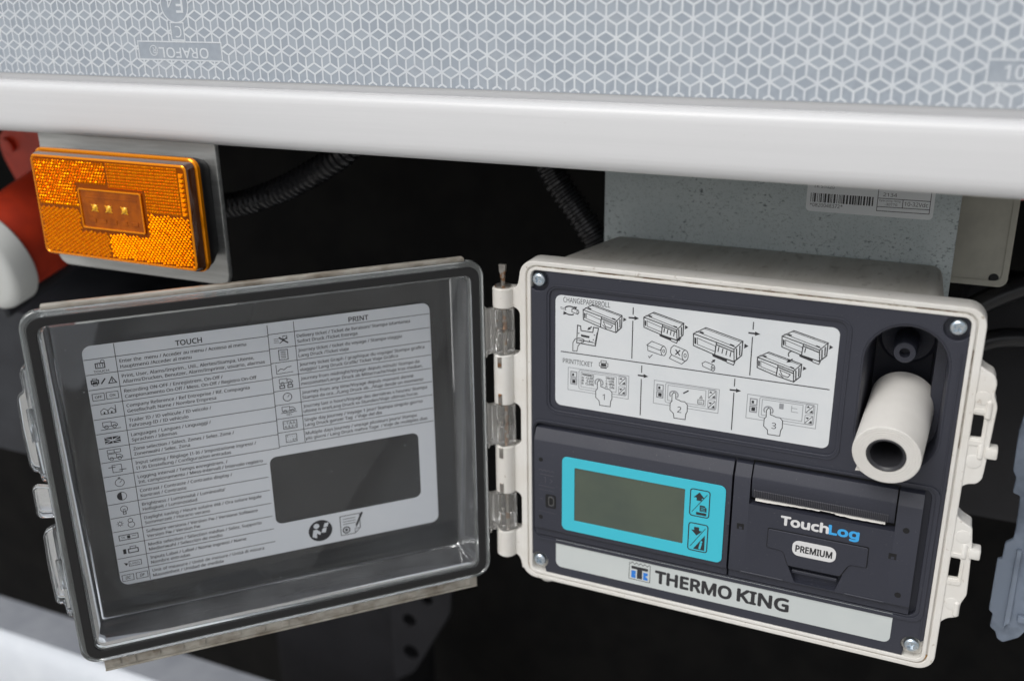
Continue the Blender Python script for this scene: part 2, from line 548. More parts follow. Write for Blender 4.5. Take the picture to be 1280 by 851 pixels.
# tape: one foil, printed grid of rhombs, markings read upside down as it was stuck on
TX0, TX1, TZ0, TZ1 = -520.0, 400.0, 103.3, 153.3
b = MB()
b.plate(rrect(TX0, TX1, TZ0, TZ1, 0.5, 2), -30.35, -30.02)
yg = -30.42
a = 10.0
hstep = a * math.sqrt(3) / 2
boxes = [(-231.5, -173.0, 113.3, 123.1), (-206.4, -197.4, 124.0, 133.2), (206.3, 236.0, 113.0, 122.2)]
ccx, ccz, ccr = -202.0, 142.6, 9.4
def blocked(x, z):
    if any(x0 - .2 < x < x1 + .2 and z0 - .2 < z < z1 + .2 for x0, x1, z0, z1 in boxes):
        return True
    return (x - ccx) ** 2 + (z - ccz) ** 2 < (ccr + .2) ** 2
def clipseg(p, q):
    """keep the pieces of a grid line inside the tape and outside its printed boxes"""
    N = 24
    run = []
    for k in range(N + 1):
        t = k / N
        x, z = p[0] + (q[0] - p[0]) * t, p[1] + (q[1] - p[1]) * t
        ok = TZ0 + .35 < z < TZ1 - .35 and TX0 < x < TX1 and not blocked(x, z)
        if ok:
            run.append((x, z))
        if (not ok or k == N) and run:
            if len(run) > 1:
                b.stroke([run[0], run[-1]], 0.98, yg, 1)
            run = []
j = -4
while True:
    z = 136.9 + j * hstep
    if z > 162:
        break
    x = 136.4 + (5.0 if j % 2 else 0.0) - 66 * a
    while x < TX1:
        if x > TX0:
            for ang in (30, 90, 150, 210, 270, 330):
                t = math.radians(ang)
                L = a / math.sqrt(3)
                clipseg((x, z), (x + L * math.cos(t), z + L * math.sin(t)))
            for ang in (0, 60, 120):                  # rhomb tones painted in for micro prisms reflecting the sky differently
                t = math.radians(ang)
                q = a / math.sqrt(3)
                cell = [(x, z)] + [(x + r_ * math.cos(t + o_), z + r_ * math.sin(t + o_)) for r_, o_ in ((q, -math.pi / 6), (a, 0), (q, math.pi / 6))]
                if all(TZ0 + .3 < p[1] < TZ1 - .3 and not blocked(*p) for p in cell):
                    b.add([(px, -30.365 - random.uniform(0, .02), pz) for px, pz in cell], [(0, 1, 2, 3)], random.choice((2, 2, 3, 0)) if ang == 60 else random.choice((3, 3, 0, 2)) if ang == 0 else random.choice((0, 0, 2, 3)))
        x += a
    j += 1
for x0, x1, z0, z1 in boxes:
    b.stroke([(x0, z0), (x1, z0), (x1, z1), (x0, z1)], 0.75, yg - .03, 1, closed=True)
b.stroke(circle(ccx, ccz, ccr, 36), 0.75, yg - .03, 1, closed=True)
b.text('ORAFOL', -182.2, 119.9, yg, h=5.3, width=34.5, m=1, flip=True, bold=0.012)
b.stroke(circle(-220.6, 118.2, 2.7, 18), 0.5, yg, 1, closed=True)
b.text('R', -218.9, 119.9, yg, h=3.2, m=1, flip=True, bold=0.012)
b.text('C', -199.2, 131.4, yg, h=6.0, m=1, flip=True)
b.text('E', -196.4, 146.5, yg, h=8.0, width=4.6, m=1, flip=True, bold=0.012)
b.text('4', -203.6, 146.4, yg, h=5.2, width=3.8, m=1, flip=True, bold=0.012)
b.text('10', 212.5, 114.8, yg, h=5.4, m=1, bold=0.012)
b.build('reflective_tape', ['tape', 'tape_ink', 'tape_b', 'tape_c'], rail, RO, smooth=0, fixn=False)

# ------------------------------------------------------------------ amber marker lamp on its steel bracket
LO = (-245, -28, -16)
lamp = empty('marker_lamp', LO, 'amber rectangular side marker lamp on a steel plate under the white rail', 'lamp')
b = MB()
b.plate(rrect(-325, -187.5, -16.6, 74, (9, 7, 1, 1)), -28, -24.5, bev=0.5)
b.build('bracket_plate', 'brushed', lamp, LO)
b = MB()
b.loft([[(x, y, z) for x, z in rrect(-308 + i, -186.2 - i, -2.2 + i * .5, 61.6 - i * .5, 6, 8)] for y, i in ((-45.25, 0), (-44, -.3), (-38, 1.2), (-28.1, 6.5))])
b.build('lamp_housing', 'lamp_black', lamp, LO)
b = MB()
rg = lambda i, y: [(x, y, z) for x, z in rrect(-308.4 + i, -184.6 - i, -3.0 + i * 0.6, 62.4 - i, 6.5 - i * .5, 8)]
b.loft([rg(0, -45.3), rg(0, -47.4), rg(0.6, -48.0), rg(1.5, -48.0), rg(2.0, -47.2)], 0, True, False)
b.loft([rg(2.0, -47.2), rg(2.6, -46.0), rg(8.0, -45.9)], 1, False, True)
b.build('lens_rim', ['amber_clear', 'amber_dark'], lamp, LO)
# lens block with its four fields of reflector prisms
lens_mb = MB()
fx0, fx1, fz0, fz1 = -303.2, -188.6, 0.6, 58.2
rl = lambda i, y: [(x, y, z) for x, z in rrect(fx0 - 1.2 + i, fx1 + 1.2 - i, fz0 - 1.2 + i, fz1 + 1.2 - i, 3.2 - i * .4, 5)]
lens_mb.loft([rl(-1.6, -46.0), rl(-0.9, -52.0), rl(-0.2, -53.7)], 2, False, False)
lens_mb.loft([rl(-0.2, -53.7), rl(0.2, -54.1), rl(0.9, -54.25), rl(1.3, -53.85)], 0, False, False)
lens_mb.loft([rl(1.3, -53.85), rl(1.5, -53.9)], 3, False, True)
wx0, wx1, wz0, wz1 = -269.5, -221.5, 17.8, 41.8
def prism_field(xa, xb, za, zb, pitch, ang, kind, lean):
    ca, sa = math.cos(ang), math.sin(ang)
    R = 80
    n = int(R / pitch) + 1
    cxm, czm = (xa + xb) / 2, (za + zb) / 2
    for i in range(-n, n):
        for k in range(-n, n):
            px, pz = (i + (0.5 if (k % 2 and kind == 'hex') else 0)) * pitch, k * pitch * (0.866 if kind == 'hex' else 1)
            x, z = cxm + px * ca - pz * sa, czm + px * sa + pz * ca
            r = pitch * 0.50
            if not (xa + r * .5 < x < xb - r * .4 and za + r * .5 < z < zb - r * .4):
                continue
            if wx0 - r - 1.2 < x < wx1 + r + 1.2 and wz0 - r - 1.2 < z < wz1 + r + 1.2:
                continue
            if kind == 'hex':
                m6 = 6
                off = 30
            else:
                m6 = 4
                off = 45 + math.degrees(ang)
                r = pitch * 0.68
            ring = [(x + r * math.cos(math.radians(off + 360 / m6 * q)), -54.02, z + r * math.sin(math.radians(off + 360 / m6 * q))) for q in range(m6)]
            o = len(lens_mb.v)
            jx, jz = random.uniform(-.15, .15), random.uniform(-.15, .15) + pitch * lean
            lens_mb.v += ring + [(x + jx, -54.02 - pitch * 0.34, z + jz)]
            lens_mb.f += [(o + q, o + (q + 1) % m6, o + m6) for q in range(m6)]
            lens_mb.mi += [1] * m6
prism_field(fx0, -246.6, 28.8, fz1, 2.1, 0.0, 'hex', .22)
prism_field(-246.6, fx1 - 4.6, 29.8, fz1, 1.8, 0.0, 'sq', .08)
prism_field(fx0, -251.0, fz0, 28.8, 1.9, math.radians(30), 'sq', -.05)
prism_field(-251.0, fx1, fz0, 29.8, 1.9, math.radians(-38), 'sq', .10)
k = 0
z = 31.0
while z < fz1 - 3:                                   # the long cast prisms at the right edge
    lens_mb.loft([[(-193, -54.02, z), (-189.2, -54.02, z), (-189.2, -54.02, z + 2.3), (-193, -54.02, z + 2.3)], [(-192.2, -55.3, z + .2), (-190, -55.3, z + .2), (-190, -55.1, z + .7), (-192.2, -55.1, z + .7)]], 1, False, True)
    z += 2.7
lens_mb.build('reflector_lens', ['amber_clear', 'amber', 'amber_dark', 'amber_base'], lamp, LO, smooth=25)
b = MB()
b.plate([rrect(wx0, wx1, wz0, wz1, 1.2, 3), rrect(wx0 + 1.1, wx1 - 1.1, wz0 + 1.1, wz1 - 1.1, .8, 3)[::-1]], -55.0, -54.0, 0, .3, 1)
b.plate(rrect(wx0 + .9, wx1 - .9, wz0 + .9, wz1 - .9, .8, 3), -54.35, -54.03, 1)
for q in range(5):
    b.box(wx0 + 6 + q * 8, wx0 + 11 + q * 8, -54.7, -54.36, wz0 + 4, wz0 + 6.5, 1, .1, 1)
b.box(wx0 + 5, wx1 - 4, -54.6, -54.36, wz1 - 5.4, wz1 - 4.4, 1, .1, 1)
b.build('lamp_window', ['amber_clear', 'amber_window'], lamp, LO)
for x in (-258.2, -247.6, -235.6):
    b = MB()
    b.lathe((x, -54.36, 30.6), (0, -1, 0), [(0, 2.2), (0.5, 1.4), (.9, 1.2), (1.2, 0.6), (1.3, .2)], 0, 14, False, True)
    for q in range(4):
        t = math.radians(45 + 90 * q)
        b.plate(fillet([(x + 1.3 * math.cos(t - .5), 30.6 + 1.3 * math.sin(t - .5)), (x + 4.0 * math.cos(t), 30.6 + 3.2 * math.sin(t)),
                        (x + 1.3 * math.cos(t + .5), 30.6 + 1.3 * math.sin(t + .5))], .3), -54.75, -54.37)
    b.build('led', 'led', lamp, LO)

# ------------------------------------------------------------------ recorder enclosure
EO = (105, 45, -186)
enc = empty('recorder_enclosure', EO, 'white wall box with charcoal temperature recorder panel and its clear lid swung open', 'recorder box')
HX = -21.4                                            # hinge axis
b = MB()
outer = rrect(-11.4, 222.0, -188.5, 10.5, 9, 8)
b.plate([outer, rrect(-7.6, 218.4, -185.6, 7.9, 6.2, 8)[::-1]], 0, 13.5, 0, 0.6)
b.plate([rrect(-6.5, 217.5, -184.7, 7.1, 5.4, 8), rrect(-4.45, 215.55, -182.75, 5.55, 3.6, 8)[::-1]], -0.6, 6, 0, 0.35)
b.plate([rrect(-7.7, 218.5, -185.7, 8.0, 6.2, 8), rrect(-6.4, 217.4, -184.6, 7.0, 5.2, 8)[::-1]], 1.6, 8, 0)
b.plate([rrect(-6.6, 217.6, -184.8, 7.2, 5.4, 8), stadium(189.6, -20.5, -58.5, 23)], 4.6, 7.5, 0)
# skirt and tapered body
ring = lambda x0, x1, z0, z1, r, y: [(x, y, z) for x, z in rrect(x0, x1, z0, z1, r, 6)]
b.loft([ring(-7, 217, -184, 8.6, 6, 13.4), ring(-6.5, 216.5, -183.6, 8.2, 6, 21), ring(0.6, 203.4, -180.9, 7.7, 6, 21.2)], 2, False, False)
b.loft([ring(0.5, 203.5, -181, 7.8, 7, 20.9), ring(13, 200, -176, 6.0, 6, 84), ring(15, 198, -174, 4.2, 5, 87)], 2, False, True)
# right hand latch lugs
lug1 = [(220.5, -14.0), (222.3, -17.6), (225.5, -19.6), (228.4, -21.0), (230.0, -24.8), (229.6, -31.0), (231.7, -36.6), (231.0, -58.2), (230.5, -70.0),
        (230.2, -74.6), (228.0, -77.6), (224.6, -78.2), (222.4, -79.6), (220.5, -83)]
lug2 = [(220.5, -92.0), (222.0, -96.2), (224.5, -98.9), (229.5, -101.5), (230.8, -112.0), (231.6, -131.0), (231.9, -139.6), (229.9, -144.8), (229.5, -152.2), (228.0, -153.8),
        (224.8, -154.9), (222.2, -157.6), (220.5, -162)]
h1 = rrect(221.2, 226.9, -53.8, -41.8, .8, 2)
h2 = rrect(221.3, 226.7, -131.4, -119.8, .8, 2)
for lg, hh in ((lug1, h1), (lug2, h2)):
    b.plate([fillet(lg, 1.3), hh[::-1]], 0.7, 3.6, 0, 0.5)
    cxl = sum(p[0] for p in lg) / len(lg)
    czl = (min(p[1] for p in lg) + max(p[1] for p in lg)) / 2
    sc = lambda k, kz: fillet([(218 + (x - 218) * k, czl + (z - czl) * kz) for x, z in lg], 1.2)
    b.plate([sc(.975, .99), [(max(218 + (x - 218) * .82, 221.2), czl + (z - czl) * .92) for x, z in lg][::-1]], 3.5, 12.5, 0)
for z0, hh in ((-57.0, h1), (-112.0, h2)):
    b.box(229.6, 235.0, -0.6, 7, z0 - 6.2, z0 - 0.6, 0, 0.9)
    b.lathe((227.6, 1.2, z0 - 7.5), (0, 0, 1), [(0, .8), (.9, 1.5), (7.5, 1.6), (8.6, .9)], 0, 14)
for (x, z, l) in ((228.3, -34.5, 8), (228.2, -145, 7)):
    b.lathe((x, 1.0, z), (0, 0, -1), [(-1, .6), (0, 1.5), (l, 1.6), (l + 1, .8)], 0, 14)
for (x, z) in ((225, -33), (225.2, -66), (226, -107), (226, -146)):
    b.lathe((x, 0.65, z), (0, -1, 0), [(0, 3.6), (.18, 3.4), (.2, 3.3)], 0, 20, False, True)
b.plate([rrect(219.4, 228.6, -57.4, -38.6, 1.5, 3), rrect(220.2, 227.9, -55.0, -40.6, 1.2, 3)[::-1]], 0.25, 0.72, 0, .15, 1)
b.plate([rrect(219.6, 228.3, -134.8, -116.8, 1.5, 3), rrect(220.3, 227.6, -132.4, -118.8, 1.2, 3)[::-1]], 0.25, 0.72, 0, .15, 1)
# left hand hinge knuckles and their arms
for z1, z0, e in ((-6.2, -17.7, 0), (-45.2, -75.6, 1), (-101.8, -132.6, 1), (-158.0, -175.6, 0)):
    b.lathe((HX, 0.4, z0), (0, 0, 1), [(0, 5.4), (0.6, 6.0), (z1 - z0 - .6, 6.0), (z1 - z0, 5.4)], 0, 24)
    fb, ft = (1.0 if e or z0 > -100 else 2.4), (1.0 if e or z0 < -100 else 2.4)
    arm = [(-21.4, z0 + .3), (-14.9, z0 + .3), (-13.4, z0 - .3 * fb), (-12.2, z0 - 1.3 * fb), (-11.3, z0 - 3.4 * fb), (-10.2, z0 - 3.4 * fb), (-10.2, z1 + 3.4 * ft), (-11.3, z1 + 3.4 * ft), (-12.2, z1 + 1.3 * ft),
           (-13.4, z1 + .3 * ft), (-14.9, z1 - .3), (-21.4, z1 - .3)]
    b.plate(arm, 0.12, 8.0, 0, 0.4)
    if e:                                             # slots where the pin shows
        for s0, s1 in ((z1 - 7.2, z1 - .6), (z0 + .6, z0 + 7.2)):
            b.box(HX - 1.3, HX + 1.0, -6.1, -3.0, s0, s1, 3, 0.2, 1)
b.lathe((2.5, 8, -188.0), (0, 0, -1), [(0, 6), (2.4, 5.6), (4.4, 4.0), (5.0, 2.0)], 0, 20)
b.build('housing', ['abs', 'grime', 'abs_body', 'steel'], enc, EO)
b = MB()
b.stroke([(-4, 7.45), (216, 7.45)], 0.62, 0.75)
b.stroke([(217.85, -10), (217.85, -60)], 0.4, 1.0)
b2 = MB()
gl = [(x, z) for x, z in rrect(-7.05, 217.85, -185.1, 7.45, 5.6, 8)]
seg = [p for p in gl if p[1] < -178]
b2.stroke(sorted(seg, key=lambda p: p[0]), 0.85, 1.1)
b2.build('groove_stain', 'rust', enc, EO, smooth=0)
b.build('groove_grime', 'grime', enc, EO, smooth=0)

# hinge pin
b = MB()
pr = [(0, .7), (.6, 1.25)]
q = 2.0
while q < 176:                                        # pitted, rust-scabbed rod
    pr.append((q, 1.25 + (random.uniform(.1, .75) if random.random() < .3 and any(a < q < b_ for a, b_ in ((28, 40), (86, 98), (142, 156))) else 0)))
    q += 1.5
pr.append((178, 1.25))
b.lathe((HX, 0.4, -179), (0, 0, 1), pr, 0, 12)
b.loft([[(HX + x, 0.4 + y, z) for x, y in ((-1.2 * s, -.9), (1.1 * s, -.9), (1.1 * s, .9), (-1.2 * s, .9))] for z, s in ((-1.2, 1), (1.5, 1.1), (2.2, 1.5), (6.3, 1.75), (6.6, 1.7))], 0)
b.lathe((HX, 0.4, -6.2), (0, 0, 1), [(0, 4.6), (.8, 4.7), (1.2, 4.1), (1.4, 1.3)], 0, 20)
b.build('hinge_pin', 'steel', enc, EO)

# fascia
b = MB()
def arc(cx_, cz_, r, a0, a1, n=14):
    return [(cx_ + r * math.cos(math.radians(a0 + (a1 - a0) * k / n)), cz_ + r * math.sin(math.radians(a0 + (a1 - a0) * k / n))) for k in range(n + 1)]
X0, X1, Z0, Z1 = -4.35, 215.45, -182.6, 5.45
rr = 6.3
a1 = math.degrees(math.acos(X0 / rr))                  # 133.7
a2 = math.degrees(math.asin(Z1 / rr))                  # 59.9
sa = arc(0, 0, rr, 360 - a1, 360 + a2)                 # TL, from left edge round to top edge
sb = arc(210, 0, rr, 180 - a2, 360 - (180 - math.degrees(math.acos(-(X1 - 210) / rr))) )
bl = arc(0, -175.6, 5.4, math.degrees(math.acos(X0 / 5.4)), -48)
br = arc(210, -175.6, 5.4, 228, 180 - math.degrees(math.acos(X1 / 5.4 - 210 / 5.4)) - 180 + 0 if False else 40)
out = sa + [(sb[0][0], Z1)] + sb
out += [(X1, sb[-1][1] - .3), (X1, br[-1][1] + 1.2), br[-1]] + br[::-1][1:] + [(br[0][0] - .4, Z0), (bl[-1][0] + .6, Z0)] + bl[::-1]
recess = rrect(6.4, 161.8, -75.4, -3.6, 5, 6)
welo = stadium(189.6, -20.8, -58.6, 19.9)
rech = rrect(-2.6, 209.6, -158.0, -84.6, 4.5, 6)
b.plate([out, recess[::-1], welo[::-1], rech[::-1]], 0, 3.2, 0, 0.3)
lipo = rrect(4.2, 164.0, -77.6, -1.6, 6.5, 8)
b.plate([lipo, rrect(5.0, 163.2, -76.8, -2.4, 6, 8)[::-1]], -0.45, 0.02, 0, .15, 1)
b.plate(rrect(5.5, 162.7, -76.4, -2.7, 5.5, 6), 0.9, 2.9, 0)
b.plate([rrect(-4.2, 215.3, -166, 5.3, 3, 4), stadium(189.6, -20.8, -58.6, 20.2)[::-1]], 3.3, 4.4, 0)
b.plate([rrect(-4.2, 213.6, -161.0, -82.4, 6, 6), rrect(-3.2, 211.4, -159.0, -83.6, 5.2, 6)[::-1]], -0.7, 0.02, 0, .25, 1)
b.box(212.9, 213.7, -.4, .02, -170, -12, 0, .15, 1)
b.build('fascia', 'fascia', enc, EO)

# paper compartment and spool pegs
b = MB()
sr = lambda r, y: [(x, y, z) for x, z in stadium(189.6, -20.8, -58.6, r)]
srx = lambda r, y, xm: [(min(x, xm), y, z) for x, y, z in sr(r, y)]
b.loft([sr(19.9, -0.05), sr(19.3, 0.0), sr(18.4, 1.6), sr(17.9, 19.6), srx(17.8, 20.2, 202.4), srx(16.6, 46, 200.8)], 0, False, True)
b.build('paper_compartment', 'fascia', enc, EO)
b = MB()
b.lathe((188.2, 46, -19.5), (0, -1, 0), [(0, 15), (8, 14.4), (10, 12.5), (10.5, 8.0), (12, 6.0), (33, 5.5), (34, 5.0), (34.2, 2.5), (28, 2.3)], 0, 28, False, True)
b.build('spool_peg', 'unit', enc, EO)
b = MB()
b.lathe((190, 46, -60.2), (0, -1, 0), [(0, 9), (4, 8), (30, 7.2), (31, 6)], 0, 24, False, True)
b.build('spool_peg', 'unit', enc, EO)

# screws
def screw(x, z):
    b = MB()
    b.lathe((x, 3.2, z), (0, -1, 0), [(0, 3.6), (1.6, 3.9), (2.4, 3.85), (3.2, 3.4), (3.6, 2.6)], 0, 28, True, False)
    w, l = .62, 1.95
    ang = random.uniform(0, 90)
    ca, sa_ = math.cos(math.radians(ang)), math.sin(math.radians(ang))
    cross = [(w, w), (w, l), (-w, l), (-w, w), (-l, w), (-l, -w), (-w, -w), (-w, -l), (w, -l), (w, -w), (l, -w), (l, w)]
    cross = [(x + p * ca - q * sa_, z + p * sa_ + q * ca) for p, q in cross]
    b.plate([circle(x, z, 2.62, 28), cross], -0.42, 1.0, 0)
    b.plate(circle(x, z, 2.5, 20), 1.05, 1.6, 0)
    b.build('screw', 'zinc', enc, EO)
for x, z in ((0, 0), (210, 0), (0, -175.6), (210, -175.6)):
    screw(x, z)

# instruction label with its pictograms
b = MB()
b.plate(rrect(9.7, 158.4, -72.0, -7.2, 3.6, 6), 0.72, 0.88, 0)
yi = 0.66
K = dict(w=0.42, y=yi, m=1)
def ln(*pts, w=0.42, closed=False, m=1):
    b.stroke(list(pts), w, yi, m, closed)
b.text('CHANGEPAPERROLL', 14.3, -11.0, yi, h=2.9, width=26.6, m=1)
b.text('PRINTTICKET', 14.2, -46.2, yi, h=2.7, width=17.4, m=1)
ln((12.9, -39.7), (156.2, -39.7), w=.5)
for x, za, zb, zc, zd in ((53.7, -9.2, -13.3, -16.7, -38.1), (116.6, -9.2, -13.3, -17.2, -38.1), (59.4, -41.2, -45.4, -49.0, -70.2), (109.2, -41.0, -45.4, -48.9, -70.1)):
    ln((x, za), (x, zb), w=.5)
    ln((x, zc), (x, zd), w=.5)
def arrow(x0, z0, x1, z1, s=1.0):
    d = Vector((x1 - x0, z1 - z0))
    L = d.length
    d.normalize()
    n = Vector((-d.y, d.x))
    p0, p1 = Vector((x0, z0)), Vector((x1, z1))
    q = p1 - d * min(2.6 * s, L * .6)
    b.fill([tuple(p0 + n * .42 * s), tuple(p0 - n * .42 * s), tuple(q - n * .42 * s), tuple(q + n * .42 * s)], yi, 1)
    b.fill([tuple(q + n * 1.15 * s), tuple(q - n * 1.15 * s), tuple(p1)], yi, 1)
arrow(51.3, -15.2, 57.1, -15.0)
arrow(114.4, -15.3, 120.3, -15.3)
arrow(57.4, -47.1, 63.2, -47.0)
arrow(106.9, -47.6, 112.8, -47.4)
REC = [(0, 0), (.3, -6.5), (12.2, -3.1), (11.6, -10.0), (21.3, -5.6), (21.8, -12.3), (6.3, 4.1), (25.5, -.6), (25.4, -8.4), (26.5, -1.8), (28.5, -2.9), (26.4, -4.5),
       (2.1, -2.1), (11.7, -5.2), (11.9, -8.3), (2.4, -5.6), (.6, -1.9), (1.8, -5.6)]
def recorder(x, z, s, opened):
    P = [(x + p * s, z + q * s) for p, q in REC]
    ln(P[0], P[1], P[3], P[2], closed=True, w=.5)
    ln(P[2], P[4], P[5], P[3], w=.5)
    ln(P[0], P[6], P[7], P[4], w=.45)
    ln(P[7], P[8], P[5], w=.55)
    ln((P[0][0] + 1.2 * s, P[0][1] + 1.5 * s), (P[4][0] + .8 * s, P[4][1] + 1.2 * s), w=.3)
    ln((P[6][0] - .8 * s, P[6][1] - .6 * s), (P[7][0] - 1.0 * s, P[7][1] - .6 * s), w=.3)
    ln(P[12], P[13], P[14], P[15], closed=True, w=.3)
    b.fill([P[16], (P[16][0] + 1.0 * s, P[16][1] - .3 * s), (P[17][0] - .1, P[17][1] - .0), (P[17][0] - 1.0 * s, P[17][1] + .3 * s)], yi, 1)
    b.fill([P[9], P[11], P[10]], yi, 1)
    b.fill([(x + 3.6 * s, z + 1.9 * s), (x + 5.6 * s, z + 1.3 * s), (x + 5.0 * s, z + .7 * s), (x + 3.0 * s, z + 1.2 * s)], yi, 1)
    b.fill([(x + 19.3 * s, z - 2.9 * s), (x + 21.6 * s, z - 3.5 * s), (x + 21.0 * s, z - 4.3 * s), (x + 18.8 * s, z - 3.6 * s)], yi, 1)
    ln((x + 22.6 * s, z - 5.0 * s), (x + 23.0 * s, z - 11.0 * s), w=.6)
    ln((x + 24.2 * s, z - 3.2 * s), (x + 24.4 * s, z - 8.6 * s), w=.6)
    ln((x + 12.4 * s, z - 4.4 * s), (x + 21.2 * s, z - 7.0 * s), w=.6)
    if opened == 0:
        ln((x + 13.4 * s, z - 6.0 * s), (x + 19.6 * s, z - 8.0 * s), (x + 18.4 * s, z - 10.0 * s), (x + 15.0 * s, z - 9.2 * s), closed=True, w=.4)
        ln((x + 13.0 * s, z - 8.4 * s), (x + 16.0 * s, z - 10.9 * s), w=.4)
    else:
        b.fill([(x + 10.2 * s, z - 9.4 * s), (x + 18.2 * s, z - 11.6 * s), (x + 18.0 * s, z - 13.2 * s), (x + 10.6 * s, z - 11.0 * s)], yi, 1)
        ln((x + 18.2 * s, z - 11.6 * s), (x + 22.2 * s, z - 12.6 * s), (x + 21.6 * s, z - 14.2 * s), (x + 18.0 * s, z - 13.2 * s), w=.45)
        for q in range(4 if opened == 1 else 1):
            ln((x + (13.6 + 2.1 * q) * s, z - (5.4 + .6 * q) * s), (x + (13.2 + 2.1 * q) * s, z - (8.2 + .6 * q) * s), w=.5)
    if opened == 2:
        ln(*[(x + 6.6 * s + 2 * math.cos(math.radians(t)), z - 10.5 * s + 1.9 * math.sin(math.radians(t))) for t in range(100, 230, 20)], w=.5)
recorder(25.7, -14.0, .86, 0)
recorder(59.6, -14.0, .84, 1)
recorder(86.4, -19.5, 1.0, 1)
recorder(131.1, -14.8, .87, 2)
recorder(119.8, -27.7, .86, 0)
# arrows beside the drawings, core swap sign, holder and hand
arrow(30.8, -23.0, 28.2, -25.2, .75)
arrow(80.0, -22.8, 77.6, -24.8, .8)
arrow(96.6, -34.0, 98.6, -32.0, .75)
arrow(137.2, -26.2, 134.2, -28.4, .8)
b.text('', 0, 0, yi, h=1)
ln(*[(18.2 + 3.4 * math.cos(math.radians(t)), -15.4 + 2.4 * math.sin(math.radians(t))) for t in range(150, 35, -12)], w=.7)
b.fill([(21.6, -14.6), (20.2, -12.9), (22.2, -12.8)], yi, 1)
ln(*[(18.2 + 3.4 * math.cos(math.radians(t)), -15.4 + 2.4 * math.sin(math.radians(t))) for t in range(215, 320, 12)], w=.7)
b.fill([(14.6, -16.0), (16.2, -17.6), (14.2, -18.2)], yi, 1)
ln((12.8, -14.0), (15.6, -14.6), (15.8, -15.4), (13.0, -14.9), closed=True, w=.25)
ln((19.4, -14.1), (22.8, -14.6), (23.4, -15.8), (22.6, -17.0), (19.2, -16.0), closed=True, w=.4)
ln((22.8, -14.6), (22.0, -15.6), (22.6, -17.0), w=.3)
ln((22.6, -23.2), (22.2, -33.4), (33.0, -33.8), (34.6, -23.4), (31.8, -23.2), (31.4, -26.2), (24.6, -26.0), (24.4, -23.4), closed=True, w=.5)
ln((23.8, -31.6), (32.0, -32.0), w=.5)
b.fill([(24.6, -28.2), (29.6, -28.6), (29.4, -29.8), (24.8, -29.4)], yi, 1)
ln((33.8, -26.0), (32.6, -33.0), w=.3)
for p in ((23.4, -27.8), (32.4, -27.6), (23.3, -30.6), (31.8, -30.4), (29.6, -31.2)):
    b.fill([(p[0] - .3, p[1] - .3), (p[0] + .3, p[1] - .3), (p[0] + .3, p[1] + .3), (p[0] - .3, p[1] + .3)], yi, 1)
ln((20.0, -38.4), (20.0, -33.6), (21.4, -31.2), (24.2, -30.4), (26.4, -31.0), (26.2, -32.4), (24.4, -33.4), (23.0, -35.2), (22.4, -38.2), closed=True, w=.4)
ln((22.6, -31.8), (25.4, -32.0), w=.3)
def roll(pts_body, ex, ez, er, pts_tail):
    ln(*pts_body, w=.35)
    el = [(ex + er * .55 * math.cos(t), ez + er * math.sin(t)) for t in [2 * math.pi * q / 18 for q in range(18)]]
    b.stroke(el, .35, yi, 1, True)
    b.stroke([(ex + er * .2 * math.cos(t), ez + er * .35 * math.sin(t)) for t in [2 * math.pi * q / 10 for q in range(10)]], .3, yi, 1, True)
    if pts_tail:
        ln(*pts_tail, w=.35)
roll([(71.6, -28.7), (64.4, -26.7), (61.8, -29.3), (69.2, -31.2), (70.0, -29.4)], 71.0, -31.3, 2.6, [(62.3, -29.6), (62.4, -32.2), (70.2, -33.9)])
ln((62.8, -35.2), (63.4, -36.2), (65.0, -34.2), w=.35)
roll([(82.8, -29.2), (76.4, -27.3), (74.9, -29.0), (74.7, -31.4), (75.4, -32.8), (82.0, -35.0)], 82.6, -32.2, 3.0, [(75.4, -32.6), (74.2, -34.9), (81.0, -37.2), (83.4, -34.6)])
ln((77.4, -29.6), (79.8, -32.6), w=.6)
ln((79.8, -29.6), (77.4, -32.4), w=.6)
roll([(97.8, -35.2), (93.4, -33.9), (91.7, -35.2), (92.2, -36.7), (97.2, -38.4)], 97.6, -36.9, 1.7, None)
